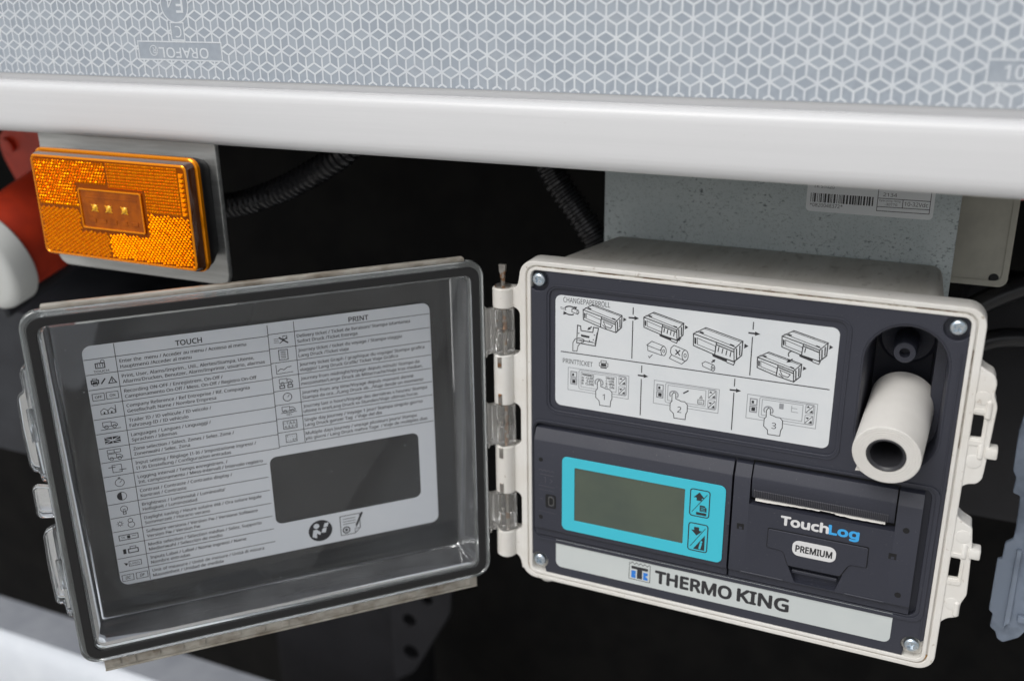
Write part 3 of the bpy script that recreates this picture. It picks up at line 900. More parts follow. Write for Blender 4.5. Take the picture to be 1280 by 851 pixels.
# printer sign
b.fill([(36.4, -43.4), (39.4, -43.3), (39.4, -44.6), (36.4, -44.7)], yi, 1)
ln((35.4, -43.0), (40.4, -42.9), (40.4, -44.8), (35.4, -44.9), closed=True, w=.3)
ln((36.4, -43.0), (36.4, -41.7), (39.4, -41.6), (39.4, -43.0), w=.3)
b.fill([(36.0, -45.4), (39.8, -45.3), (39.6, -46.0), (36.2, -46.1)], yi, 1)
HAND = [(0, 0), (.9, 1.6), (2.0, 1.0), (2.1, -2.0), (3.7, -2.4), (5.2, -3.0), (7.0, -2.9), (8.5, -4.4), (8.6, -8.4), (7.9, -9.9), (7.7, -13.1), (1.6, -13.2), (1.2, -10.6), (-.8, -8.9), (-.8, -4.8), (.1, -3.7)]
for (fx, tipx, tipz, num) in ((17.4, 34.5, -55.0, '1'), (66.6, 76.6, -55.4, '2'), (116.3, 126.4, -56.0, '3')):
    g = 2
    ln((fx, -48.5), (fx + 35.0, -48.4), (fx + 35.0, -61.9), (fx - .1, -61.8), closed=True, w=.3, m=g)
    b.stroke(rrect(fx + 6.3, fx + 33.8, -60.3, -49.1, 1, 3), .3, yi, g, True)
    b.stroke([(fx + 7.6, -50.2), (fx + 28.0, -50.1), (fx + 28.0, -59.0), (fx + 7.6, -58.9)], .3, yi, g, True)
    for zz, fl in ((-52.3, 0), (-56.4, 1)):
        ln((fx + 1.6, zz + 1.6), (fx + 5.0, zz + 1.6), (fx + 5.0, zz - 1.6), (fx + 1.6, zz - 1.6), closed=True, w=.6, m=g)
        b.fill([(fx + 2.4, zz + 1.0), (fx + 4.3, zz + 1.0), (fx + 4.3, zz - 1.0), (fx + 2.4, zz - 1.0)] if fl else [(fx + 2.3, zz + .6), (fx + 3.5, zz + .6), (fx + 3.5, zz - .9), (fx + 2.3, zz - .9)], yi, 1)
    for q, zz in enumerate((-51.7, -57.4)):
        b.stroke(rrect(fx + 29.4, fx + 33.2, zz - 2.5, zz + 2.2, .4, 2), .3, yi, g, True)
        ln((fx + 29.6, zz - 2.2), (fx + 33.0, zz + 1.8), w=.3)
        s = 1 if q == 0 else -1
        b.fill([(fx + 30.6, zz + .8 + .9 * s), (fx + 29.7, zz + .8 - .2 * s), (fx + 31.5, zz + .8 - .2 * s)], yi, 1)
        b.fill([(fx + 31.2, zz - 2.0), (fx + 33.0, zz - 2.0), (fx + 32.7, zz - .4)], yi, 1)
    H = [(tipx + p, tipz + q) for p, q in HAND]
    b.k = 5
    b.add([(x, yi - .03, z) for x, z in H], [tuple(range(len(H)))], 0)
    b.stroke(H, .4, yi - .035, 1, True)
    b.stroke([(tipx + 1.0 + 2.3 * math.cos(math.radians(t)), tipz + .2 + 2.1 * math.sin(math.radians(t))) for t in range(-40, 221, 20)], .7, yi - .02, 2)
    b.text(num, tipx + 3.2, tipz - 9.6, yi - .04, h=3.4, m=1)
for r, (l, rt) in enumerate((('TK09060012', '09:09'), ('A:  -12.5°C', 'C:  -12.5°C'), ('B:   5.0°C', 'D:  OPEN'), ('E:  CLOSE', 'F:  ON'))):
    b.text(l, 25.5, -52.0 - 1.75 * r, yi, h=1.15, width=7.0, m=1, bold=.02)
    b.text(rt, 39.4, -52.0 - 1.75 * r, yi, h=1.15, width=4.8, m=1, bold=.02)
ln((82.6, -53.6), (85.4, -51.6), w=.7)
ln((92.2, -53.4), (91.5, -54.9), (92.9, -54.9), closed=True, w=.3)
ln((90.6, -55.8), (93.8, -55.8), (93.8, -58.2), (90.6, -58.2), closed=True, w=.3)
b.text('ESC', 91.2, -57.6, yi, h=.9, m=1)
b.fill([(132.6, -51.0), (134.8, -51.0), (134.8, -54.0), (132.6, -54.0)], yi, 2)
ln((138.8, -51.2), (138.8, -54.6), (142.2, -54.6), w=.3, m=2)
ln((138.8, -52.6), (141.6, -52.6), w=.3, m=2)
b.build('instruction_label', ['label', 'ink', 'ink_grey'], enc, EO, smooth=0, fixn=False)

# name plate
b = MB()
b.plate(rrect(10.7, 199.3, -176.9, -158.9, (3.5, 3.5, .3, .3), 5), -0.14, -0.02, 0)
ys = -0.2
b.text('THERMO', 72.1, -172.6, ys, h=7.6, width=43.2, m=1, bold=0.030)
b.text('KING', 119.0, -172.2, ys, h=7.6, width=27.4, m=1, bold=0.030)
zig = [(56.3, -162.9)]
for q in range(5):
    x = 56.3 + 12.4 / 5 * q
    zig += [(x + .6, -163.1 - .6), (x + 1.8, -162.4)]
zig += [(68.7, -162.9), (68.7, -173.8), (56.2, -173.8)]
b.stroke(zig, .32, ys, 1, True)
b.fill([(57.6, -165.0), (67.4, -165.0), (67.4, -166.8), (64.0, -166.8), (64.0, -172.8), (61.0, -172.8), (61.0, -166.8), (57.6, -166.8)], ys - .01, 1)
b.fill([(57.6, -168.0), (60.2, -168.0), (60.2, -170.0), (59.5, -170.3), (60.2, -170.7), (60.2, -172.8), (57.6, -172.8)], ys - .02, 2)
b.fill([(64.7, -168.0), (67.4, -168.0), (67.4, -169.4), (65.9, -170.4), (67.4, -171.4), (67.4, -172.8), (64.7, -172.8)], ys - .02, 2)
b.build('name_plate', ['strip', 'ink', 'blue'], enc, EO, smooth=0, fixn=False)

# display unit
du_prof = [(4.5, -86.6), (0.6, -88.0), (-2.6, -94.0), (-3.0, -94.8), (-3.0, -151.2), (-2.6, -151.8), (-0.9, -152.6), (-0.8, -156.9), (4.5, -157.0)]
b = MB()
b.extr_x(du_prof, -1.9, 112.1)
for x, z in ((2.3, -106.4), (2.2, -143.8)):
    b.plate(circle(x, z, 1.35, 16), -3.06, -2.9, 1)
b.plate([rrect(5.2, 11.8, -136.8, -128.0, 1, 3), rrect(6.8, 10.7, -135.9, -128.8, 1, 3)[::-1]], -3.12, -2.9, 1, .05, 1)
b.plate([fillet([(6.9, -135.0), (6.9, -129.6), (9.0, -129.0), (10.6, -130.4), (10.6, -134.4), (9.0, -135.6)], .8), fillet([(7.5, -134.6), (7.5, -130.2), (8.9, -129.8), (10.0, -130.8), (10.0, -134.0), (8.9, -134.8)], .6)[::-1]], -3.2, -2.9, 2)
b.plate(fillet([(7.5, -134.6), (7.5, -130.2), (8.9, -129.8), (10.0, -130.8), (10.0, -134.0), (8.9, -134.8)], .6), -3.1, -2.9, 1)
b.stroke([(1.2, -113.4), (2.2, -112.4), (3.4, -113.5), (4.6, -112.4), (5.8, -113.5), (7.0, -112.5), (8.2, -113.6), (9.4, -112.6), (10.6, -113.6)], .3, -3.06, 3)
b.stroke([(2.0, -115.6), (10.2, -115.8)], .4, -3.06, 3)
b.stroke([(4.2, -117.4), (5.2, -117.4), (5.2, -121.0)], .35, -3.06, 3)
b.stroke([(8.0, -118.0), (9.4, -119.0), (8.0, -120.6)], .35, -3.06, 3)
b.stroke([(1.0, -123.0), (10.8, -123.2)], .3, -3.06, 3)
b.stroke([(1.0, -125.6), (10.8, -125.8)], .22, -3.06, 3)
b.stroke([(1.6, -131.6), (3.4, -131.6)], .3, -3.06, 3)
b.stroke([(1.0, -139.8), (12.0, -140.0)], .22, -3.06, 3)
emb = b.build('display_unit', ['unit', 'black', 'port_metal', 'unit_line'], enc, EO, smooth=30)
b = MB()
b.plate([rrect(15.6, 109.4, -148.8, -101.6, 3.2, 6), rrect(23.2, 87.3, -141.6, -107.6, .4, 2)[::-1]], -3.5, -2.95, 0, .12, 1)
yb = -3.56
for z0, z1 in ((-122.6, -106.4), (-144.2, -127.2)):
    b.stroke(rrect(90.4, 101.0, z0, z1, 1.4, 3), .6, yb, 1, True)
    b.stroke([(91.6, z0 + 2.2), (99.6, z1 - 2.2)], .35, yb, 1)
b.fill([(95.3, -107.9), (92.2, -111.3), (93.9, -111.3), (93.9, -113.0), (96.7, -113.0), (96.7, -111.3), (98.3, -111.3)], yb, 1)
b.fill([(94.9, -134.6), (91.8, -131.4), (93.4, -131.4), (93.4, -129.4), (96.2, -129.4), (96.2, -131.4), (97.9, -131.4)], yb, 1)
b.fill([(94.0, -120.0), (99.6, -120.0), (99.6, -121.6), (94.0, -121.6)], yb, 1)
b.fill([(95.8, -115.6), (98.4, -115.6), (99.6, -117.0), (99.6, -119.3), (95.8, -119.3)], yb, 1)
for zz in (-116.8, -117.8, -118.6):
    b.stroke([(96.4, zz), (98.8, zz)], .25, yb - .03, 0)
b.fill([(93.4, -143.2), (99.6, -143.2), (99.6, -133.6)], yb, 1)
b.text('i', 96.6, -142.4, yb - .03, h=4.6, m=0, bold=.03, shear=.2)
b.build('display_bezel', ['cyan', 'ink'], enc, EO, smooth=30)
b = MB()
b.plate(rrect(22.8, 87.7, -142.0, -107.2, .4, 2), -3.12, -3.03)
b.build('display_screen', 'lcd', enc, EO, smooth=0)

# printer unit
b = MB()
b.extr_x(du_prof, 113.3, 121.8)
b.extr_x(du_prof, 194.7, 206.3)
low = rrect(121.79, 194.71, -151.5, -109.4, .01, 1)
pocket = fillet([(143.6, -139.5), (172.6, -139.9), (169.4, -151.0), (148.6, -151.0)], 1.2)
b.plate([low, pocket[::-1]], -3.0, 3.5, 0)
b.extr_x([(4.5, -151.4), (-3.0, -151.5), (-2.6, -151.9), (-0.9, -152.6), (-0.8, -156.9), (4.5, -157.0)], 121.8, 194.7)
b.plate(pocket, 1.2, 3.0, 0)
b.box(146.5, 170.0, -1.4, 1.4, -146.6, -144.6, 0, .4, 1)
b.plate(rrect(121.6, 194.9, -110, -86, .2, 1), 3.0, 4.4, 1)
for x, z in ((200.0, -107.6), (200.2, -145.3)):
    b.plate(circle(x, z, 1.6, 18), -3.06, -2.9, 1)
for x, z in ((118.2, -123.8), (195.3, -123.6)):
    b.box(x - 1.9, x + 1.9, -3.05, -2.9, z - 1.7, z + 1.7, 1)
    b.box(x - .7, x + .9, -3.08, -2.9, z - 1.5, z - .1, 0)
for x0, x1 in ((119.6, 142.9), (174.4, 194.1)):
    b.box(x0, x1, -3.4, -2.9, -151.6, -150.8, 0, .2, 1)
b.box(111.0, 112.1, -3.2, -2.0, -127.5, -123.6, 0, .2, 1)
b.text('Touch', 139.2, -117.7, -3.06, h=4.9, width=23.8, m=2, bold=.038)
b.text('Log', 163.5, -117.7, -3.06, h=4.9, width=14.6, m=3, bold=.038)
b.build('printer_unit', ['unit', 'black', 'white_ink', 'lightblue'], enc, EO, smooth=30)
b = MB()
b.extr_x([(4.0, -86.7), (0.4, -87.6), (-2.4, -93.2), (-2.8, -94.2), (-2.3, -100.6), (-0.6, -106.1), (3.0, -106.4)], 122.6, 193.9)
n = 74
for q in range(n):
    x = 124.0 + q * (66.6 / (n - 1))
    b.loft([[(x - .2, -2.7, -101.2), (x + .2, -2.7, -101.2), (x + .2, -1.9, -100.6), (x - .2, -1.9, -100.6)],
            [(x - .2, -1.25, -106.0), (x + .2, -1.25, -106.0), (x + .2, .2, -106.2), (x - .2, .2, -106.2)]], 1)
b.build('tear_bar', ['unit', 'unit_line'], enc, EO, smooth=30)
b = MB()
top, bot = [], []
for q in range(61):
    t = q / 60
    x = 124.6 + 65.2 * t
    e = 0.75 if t < .5 else 0.25
    zb = -107.9 + .35 * t + (.75 * max(0, 1 - abs(t - .45) / .32)) + random.uniform(-.14, .14) + (0.55 if .50 < t < .62 else 0)
    zt = -105.2
    top.append((x, 1.6, zt + .8))
    bot.append((x, -1.0, zb))
b.loft([top, bot, [(x, y + .12, z + .02) for x, y, z in bot], [(x, y + .12, z) for x, y, z in top]], 0, False, False, closed=False)
b.build('paper_slip', 'paper', enc, EO, smooth=0)
b = MB()
tl = fillet([(132.7, -121.1), (183.9, -121.1), (184.0, -133.4), (176.3, -133.6), (175.0, -134.4), (171.6, -141.6), (144.2, -141.6), (141.6, -134.4), (140.4, -133.4), (132.6, -133.1)], .9)
b.plate(tl, -3.05, -2.9, 3)                            # parting gap round the latch
b.plate(fillet([(133.1, -121.5), (183.5, -121.5), (183.6, -133.0), (176.0, -133.2), (174.6, -134.2), (171.2, -141.2), (144.6, -141.2), (142.0, -134.2), (140.6, -133.0), (133.0, -132.7)], .9), -3.75, -3.02, 0, .25)
b.plate(rrect(146.1, 168.3, -134.0, -125.0, 3.6, 6), -3.86, -3.74, 1)
b.text('PREMIUM', 147.9, -131.5, -3.92, h=3.7, width=18.4, m=2, bold=.022)
b.build('printer_latch', ['unit', 'white_ink', 'ink', 'black'], enc, EO, smooth=30)

# ------------------------------------------------------------------ clear lid, built in its own frame and swung open on the hinge
lidmb = MB()
LX0, LX1, LZ0, LZ1 = -243.2, -11.2, -188.3, 10.4
ri = lambda i, y, r: [(x, y, z) for x, z in rrect(LX0 + i, LX1 - i, LZ0 + i, LZ1 - i, r, 7)]
win = lambda e, y, r: [(x, y, z) for x, z in rrect(-231.6 - e, -23.0 + e, -179.6 - e, 1.4 + e, r, 7)]
lidmb.loft([win(1.2, 31.0, 2.2), win(2.2, 30.2, 2.6), ri(6.0, 6.4, 4.5), ri(5.0, 5.4, 5), ri(0.5, 5.0, 9), ri(0, 4.4, 9.3), ri(0, .6, 9.3), ri(.6, 0, 8.8), ri(8.2, 0, 4.6), ri(9.0, .8, 4), win(0.9, 26.9, 1.9), win(0.5, 27.6, 1.7), win(-.3, 28.1, 1.3), win(-1.1, 28.3, 1.0)], 0)
nl = 4 * 8
for r_ in range(13):
    for q in range(nl):
        lidmb.mi[r_ * nl + q] = 2 if 3 <= r_ <= 8 else 1 if r_ in (2, 9) else 0
lid = lidmb.build('lid', ['clear', 'clear_wall', 'clear_rim'], enc, (0, 0, 0), smooth=40)
lid.location = (Vector((HX, 0.45, 0)) - Vector(EO)) * S
lid.rotation_euler = (0, 0, math.radians(180 - 134.789))
b = MB()
b.plate([rrect(LX0 + 3.0, LX1 - 3.0, LZ0 + 3.0, LZ1 - 3.0, 6.8, 8), rrect(LX0 + 7.5, LX1 - 7.5, LZ0 + 7.5, LZ1 - 7.5, 4.6, 8)[::-1]], -1.1, -0.03, 0, .4)
b.build('gasket', 'rubber', lid)
b = MB()
b.box(-232.5, -22.0, 0.2, 5.0, LZ1 + .02, LZ1 + 2.2, 0, .6)
b.build('drip_rib', 'clear_dirty', lid)
b = MB()
b.box(-232.7, -20.0, 0.6, 3.4, LZ0 - 5.6, LZ0 - .02, 0, .4)
b.box(-232.7, -20.0, 0.0, 4.2, LZ0 - 6.6, LZ0 - 5.61, 0, .4)
x = -229.0
while x < -24:
    b.box(x, x + random.uniform(2, 5), -.1, .55, LZ0 - random.uniform(2.5, 5), LZ0 - .1, 0, .2, 1)
    x += random.uniform(6, 22)
b.build('drip_rib', 'clear_dirty', lid)
# catches on the free edge
for pts in ([(-243, -15), (-245.4, -17), (-246.6, -20), (-246.4, -29), (-249.0, -31), (-249.8, -34), (-250.2, -50), (-249.8, -68), (-248.6, -71.6), (-246.0, -72.6), (-245.6, -77.6), (-243.0, -78.6)],
            [(-243, -81.0), (-248.6, -79.6), (-250.8, -81.4), (-251.0, -95.6), (-249.4, -97.6), (-246.0, -98.2), (-243.0, -98.6)],
            [(-243, -103.0), (-246.4, -104), (-248.6, -105.4), (-250.0, -108), (-250.6, -125), (-250.2, -146.6), (-248.8, -148.6), (-246.4, -148.8), (-245.8, -156.6), (-243.0, -158.2)]):
    b = MB()
    b.plate(fillet(pts, 1.0), 0.8, 4.6, 0, .7)
    zs = [p[1] for p in pts]
    if max(zs) - min(zs) > 30:
        zc = (max(zs) + min(zs)) / 2
        b.box(-246.6, -243.6, -.6, .75, zc - 9, zc + 9, 0, .5)
        b.box(-245.6, -243.3, .75, 6.6, min(zs) + 3, max(zs) - 3, 0, .5)
    b.build('lid_catch', 'clear', lid, smooth=40)
# clear hinge leaves round the pin
for z1, z0 in ((-18.2, -44.7), (-76.0, -101.4), (-133.0, -157.6)):
    b = MB()
    zc = (z0 + z1) / 2
    b.plate(fillet([(-11.0, z1 + 2), (-9.6, z1 - .2), (-5.3, z1 - .1), (-5.3, z0 + .1), (-9.6, z0 + .2), (-11.0, z0 - 2)], .7), -1.2, 3.0, 0, .5)
    n = 24
    b.loft([[(x, y, z) for x, y in rrect(-5.2 + e, 5.3 - e, -5.4 + e, 5.4 - e, 2.2, 4)] for z, e in ((z0 + .05, .5), (z0 + .6, 0), (zc - .3, 0), (zc, .22), (zc + .3, 0), (z1 - .6, 0), (z1 - .05, .5))], 0)
    b.build('hinge_leaf', 'clear_hinge', lid, smooth=40)

# lid label: table of symbols in five languages
b = MB()
hole = rrect(-132.4, -45.0, -142.1, -99.0, 4, 6)
b.plate([rrect(-219.6, -34.7, -161.3, -19.4, 4.5, 6), hole[::-1]], 28.0, 28.25, 0)
yi = 27.94
EM = 64.2 / (lambda V: max(v[0] for v in V) - min(v[0] for v in V))(text_geo('Enter the  menu / Acceder au menu / Accesso al menu')[0])
LT = [("Enter the  menu / Acceder au menu / Accesso al menu", "Hauptmenü /Acceder al menu"),
      ("Print, User, Alams/Imprim., Util., Alertes/Stampa, Utente,", "Allarmi/Drucken, Benutzer, Alarm/Imprimir, usuario, alarmas"),
      ("Recording ON-OFF / Enregistrem. On-Off /", "Campionamento On-Off / Mess. On-Off / Registro On-Off"),
      ("Company Reference / Ref Entreprise / Rif. Compagnia", "Gesellschaft Name / Nombre Empresa"),
      ("Trailer ID / ID vehicule / ID veicolo /", "Fahrzeug-ID / ID vehículo"),
      ("Languages / Langues / Linguaggi /", "Sprachen / Idiomas"),
      ("Zone selection / Sélect. Zones / Selez. Zone /", "Zonenwahl / Selec. Zona"),
      ("Input setting / Réglage I1-I6 / Impostazione ingressi /", "I1-I6 Einstellung / Configuracion entradas"),
      ("Logging interval / Temps enregistrem. /", "Int. campionamento / Mess-intervall / Intervalo registro"),
      ("Contrast / Contraste / Contrasto display /", "Kontrast / Contraste"),
      ("Brightness / Luminosité / Luminosita'", "Helligkeit / Luminosidad"),
      ("Daylight saving / Heure solaire été / Ora solare legale", "Sommerzeit / Horario verano"),
      ("Software versions / Version Fw / Versione Software", "Version Fw / Version Fw"),
      ("Media selection / Sélection médias / Selez. Supporto", "Medienwahl / Selección de medio"),
      ("Inputs Label / Label / Nome ingressi / Name", "Nombre entradas"),
      ("Unit of measure / Unité de mesure / Unità di misura", "Masseinheit / Unidad de medida")]
RT = [("Delivery ticket / Ticket de livraison/ Stampa istantanea", "Sofort Druck /Ticket Entrega"),
      ("Journey ticket / ticket du voyage / Stampa viaggio", "Lang Druck /Ticket viaje"),
      ("Journey ticket Graph / graphique du voyage/ Stampa grafica", "viaggio/ Lang Druck Grafik/ Ticket Viaje Gráfico"),
      ("Journey from midnight/Voyage depuis minuit/ Stampa da", "mezzanotte/Lange Druck ab Mitternacht/Viaje tras median."),
      ("Journey from any time/Voyage depuis moment donné", "Stampa da ora.../Lang Druck ab.../Viaje desde un momento"),
      ("Journey last n hours/Voyage des dernières x heures/ Stampa", "ultime n ore/Lang Druck xx Stunden/Viaje ultimas horas"),
      ("Single day Journey / Voyage 1 jour/ Stampa singolo giorno", "Lang Druck ganzer Tag  / Viaje del día"),
      ("Multiple days Journey / voyage plusieurs jours/ Stampa", "più giorni / Lang Druck mehre Tage  / Viaje de multiples días")]
PITCH, ZT = 8.40, -26.7
b.text('TOUCH', -174.0, -25.3, yi, h=2.8, width=13.4, m=1, bold=.016)
b.text('PRINT', -81.7, -24.7, yi, h=2.7, width=11.2, m=1, bold=.016)
for i, (p, q) in enumerate(LT):
    z = ZT - PITCH * i
    b.text(p, -202.4, z - 3.75, yi, em=EM, m=1, bold=-.013)
    b.text(q, -202.4, z - 6.85, yi, em=EM, m=1, bold=-.013)
    xr = -126.2 if i < 9 else -134.0
    b.stroke([(-219.4, z), (xr, z)], .34, yi, 1)
for i, (p, q) in enumerate(RT):
    z = ZT + .7 - PITCH * i
    b.text(p, -110.8, z - 3.75, yi, em=EM, m=1, bold=-.013)
    b.text(q, -110.8, z - 6.85, yi, em=EM, m=1, bold=-.013)
    b.stroke([(-126.2, z), (-35.2, z)], .34, yi, 1)
b.stroke([(-126.2, ZT + .7 - PITCH * 8), (-35.2, ZT + .7 - PITCH * 8)], .34, yi, 1)
b.stroke([(-204.0, -19.6), (-204.2, -161.0)], .34, yi, 1)
b.stroke([(-126.2, -20.6), (-126.2, -94.0)], .34, yi, 1)
b.stroke([(-112.0, -20.2), (-111.6, -93.4)], .34, yi, 1)
# row symbols
def L_(*p, w=.32, closed=False):
    b.stroke(list(p), w, yi, 1, closed)
def C_(x, z, r, w=.32, n=16):
    b.stroke(circle(x, z, r, n), w, yi, 1, True)
def F_(*p):
    b.fill(list(p), yi, 1)
def R_(x0, x1, z0, z1, w=.32):
    b.stroke([(x0, z0), (x1, z0), (x1, z1), (x0, z1)], w, yi, 1, True)
def truck(x, z):
    R_(x - 3.6, x + .6, z - .8, z + 1.8)
    L_((x + .6, z + 1.2), (x + 2.2, z + 1.2), (x + 3.6, z), (x + 3.6, z - .8), (x + .6, z - .8))
    C_(x - 2, z - 1.1, .9)
    C_(x + 2, z - 1.1, .9)
xc = -211.8
zc = [ZT - PITCH * (i + .5) for i in range(16)]
R_(xc - 2.4, xc + 2.0, zc[0] - 1.0, zc[0] + 1.6, .5)
C_(xc + 1.2, zc[0] + 2.4, .9)
for q in range(3):
    L_((xc - 1.4 + q * 1.2, zc[0] - .4), (xc - 1.4 + q * 1.2, zc[0] + 1.6))
b.text('TOUCH', xc, zc[0] - 3.4, yi, h=1.2, width=7.4, m=1, bold=.01, align='c')
R_(xc - 5.6, xc - 2.2, zc[1] - .9, zc[1] + .9, .6)
F_((xc - 5.0, zc[1] - .6), (xc - 2.8, zc[1] - .6), (xc - 2.8, zc[1] + .2), (xc - 5.0, zc[1] + .2))
R_(xc - 5.0, xc - 2.8, zc[1] + .9, zc[1] + 1.9)
R_(xc - 5.0, xc - 2.8, zc[1] - 1.9, zc[1] - .9)
L_((xc - 1.0, zc[1] - 1.4), (xc + 1.2, zc[1] + 1.4), w=.7)
L_((xc + 2.6, zc[1] - 1.6), (xc + 6.4, zc[1] - 1.6), (xc + 4.5, zc[1] + 1.7), closed=True, w=.5)
L_((xc + 4.5, zc[1] + .6), (xc + 4.5, zc[1] - .9), w=.45)
for x, t in ((xc - 3.4, 'OFF'), (xc + 3.4, 'ON')):
    R_(x - 2.9, x + 2.9, zc[2] - 1.9, zc[2] + 1.9)
    b.text(t, x, zc[2] - .7, yi, h=1.4, m=1, bold=.012, align='c')
for x in (xc - 1.8, xc + 1.8):
    L_((x - 1.7, zc[3] - 1.6), (x - 1.7, zc[3] + .3), (x, zc[3] + 1.6), (x + 1.7, zc[3] + .3), (x + 1.7, zc[3] - 1.6), closed=True)
    F_((x - .4, zc[3] - 1.5), (x + .4, zc[3] - 1.5), (x + .4, zc[3] - .4), (x - .4, zc[3] - .4))
L_((xc + 3.9, zc[3] - 1.6), (xc + 3.9, zc[3] + 3.0))
truck(xc, zc[4] + .4)
L_((xc - 5, zc[4] - 2.0), (xc + 5, zc[4] - 2.0))
F_((xc - 3.9, zc[5] - 1.9), (xc + 3.9, zc[5] - 1.9), (xc + 3.9, zc[5] + 1.9), (xc - 3.9, zc[5] + 1.9))
for p, q in (((xc - 3.7, zc[5] - 1.7), (xc + 3.7, zc[5] + 1.7)), ((xc - 3.7, zc[5] + 1.7), (xc + 3.7, zc[5] - 1.7)), ((xc - 3.8, zc[5]), (xc + 3.8, zc[5])), ((xc, zc[5] - 1.8), (xc, zc[5] + 1.8))):
    b.stroke([p, q], .4, yi - .04, 0)
truck(xc, zc[6] - 1.4)
R_(xc - 3.6, xc - .2, zc[6] + 1.0, zc[6] + 2.8)
R_(xc - .2, xc + 3.0, zc[6] + 1.0, zc[6] + 2.8)
R_(xc - 2.4, xc + 2.2, zc[7] - 2.2, zc[7] + 2.2)
L_((xc - 4.4, zc[7] + 1.0), (xc - .8, zc[7] + 1.0), w=.4)
L_((xc + .8, zc[7] - 1.0), (xc + 4.4, zc[7] - 1.0), w=.4)
C_(xc, zc[8] - .2, 2.3)
L_((xc, zc[8] - .2), (xc + 1.2, zc[8] + 1.0))
L_((xc - .6, zc[8] + 2.7), (xc + .6, zc[8] + 2.7), w=.6)
C_(xc, zc[9], 2.4)
F_(*[(xc + 2.4 * math.cos(math.radians(t)), zc[9] + 2.4 * math.sin(math.radians(t))) for t in range(90, 271, 15)])
C_(xc, zc[10] + .6, 1.8)
R_(xc - .7, xc + .7, zc[10] - 2.6, zc[10] - 1.2, .4)
L_((xc - .5, zc[10] - 1.0), (xc - .5, zc[10] + .6), (xc, zc[10]), (xc + .5, zc[10] + .6), (xc + .5, zc[10] - 1.0), w=.25)
C_(xc - 3.2, zc[11] + .4, 1.0)
for t in range(0, 360, 45):
    L_((xc - 3.2 + 1.3 * math.cos(math.radians(t)), zc[11] + .4 + 1.3 * math.sin(math.radians(t))), (xc - 3.2 + 1.8 * math.cos(math.radians(t)), zc[11] + .4 + 1.8 * math.sin(math.radians(t))), w=.25)
C_(xc + 2.2, zc[11] + 1.4, 1.2)
C_(xc + 2.4, zc[11] - 1.2, 1.7)
R_(xc - 4.9, xc + 4.9, zc[12] - 1.5, zc[12] + 1.5, .4)
b.text('TK', xc - 3.9, zc[12] - .6, yi, h=1.3, m=1)
F_((xc - .8, zc[12] - .9), (xc + .8, zc[12] - .9), (xc + .8, zc[12] + .9), (xc - .8, zc[12] + .9))
L_((xc + 1.6, zc[12] + .3), (xc + 4.0, zc[12] + .3))
F_((xc - 4.0, zc[13] - 1.8), (xc - 2.4, zc[13] - 1.8), (xc - 2.4, zc[13] + 1.2), (xc - 4.0, zc[13] + 1.2))
R_(xc - 1.2, xc + 3.8, zc[13] - 1.6, zc[13] + .8, .55)
R_(xc - .2, xc + 2.8, zc[13] + .8, zc[13] + 2.2)
R_(xc - 2.0, xc + 4.4, zc[14] - 1.5, zc[14] + 1.5)
b.text('LABEL', xc - 1.4, zc[14] - .6, yi, h=1.2, width=5.2, m=1)
F_((xc - 4.6, zc[14] + 1.2), (xc - 2.4, zc[14] + .4), (xc - 3.6, zc[14] - 1.0))
for x, t in ((xc - 3.7, '°C'), (xc + 3.7, '°F')):
    R_(x - 3.0, x + 3.0, zc[15] - 1.9, zc[15] + 1.9)
    b.text(t, x, zc[15] - .8, yi, h=1.6, m=1, bold=.02, align='c', shear=.15)
xc = -119.0
zr = [ZT + .7 - PITCH * (i + .5) for i in range(8)]
for q in range(3):
    L_((xc - 4.4, zr[0] + 1.2 - q), (xc - 1.8, zr[0] + 1.0 - q), w=.25)
L_((xc - 1.6, zr[0] + 1.8), (xc + 3.2, zr[0] - 1.8), w=.8)
L_((xc - 1.4, zr[0] - 1.6), (xc + 3.0, zr[0] + 1.6), w=.5)
R_(xc + .6, xc + 2.8, zr[0] + .6, zr[0] + 2.4)
R_(xc - 2.4, xc + 2.4, zr[1] - 2.9, zr[1] + 2.9, .4)
for q in range(4):
    L_((xc - 1.4, zr[1] + 1.8 - q * 1.1), (xc + 1.4, zr[1] + 1.7 - q * 1.1), w=.4)
L_((xc - 4.6, zr[2] + 3.0), (xc - 4.6, zr[2] - 2.4), (xc + 4.4, zr[2] - 2.2))
L_((xc - 4.0, zr[2] - 1.0), (xc - 2.2, zr[2] + .4), (xc - .4, zr[2] - .4), (xc + 1.4, zr[2] + .9), (xc + 3.8, zr[2] + 1.1), w=.4)
for i in (3, 5):
    truck(xc, zr[i] + .9)
    if i == 3:
        R_(xc - 3.6, xc - 1.0, zr[i] - 2.8, zr[i] - 1.2, .5)
        R_(xc + .8, xc + 3.4, zr[i] - 2.8, zr[i] - 1.2, .5)
    else:
        L_((xc - 4.4, zr[i] - .9), (xc + 4.4, zr[i] - .9))
        b.text('nh', xc, zr[i] - 2.9, yi, h=1.7, m=1, align='c')
C_(xc, zr[4], 2.4, .4)
L_((xc, zr[4]), (xc + 1.2, zr[4] + 1.2), w=.4)
R_(xc - 3.8, xc + 3.8, zr[6] - 2.4, zr[6] + 2.4, .35)
b.text('- 7,6,5,', xc - 3.2, zr[6] + .4, yi, h=1.3, width=6.4, m=1, bold=.015)
b.text('4,3,2,1', xc - 3.2, zr[6] - 1.8, yi, h=1.3, width=6.4, m=1, bold=.015)
R_(xc - 3.0, xc + 3.0, zr[7] - 2.3, zr[7] + 2.3, .35)
b.text('1 - - -', xc - 2.4, zr[7] + .6, yi, h=1.1, width=4.6, m=1)
b.text('- - 31', xc - 2.2, zr[7] - 1.6, yi, h=1.1, width=4.6, m=1, bold=.015)
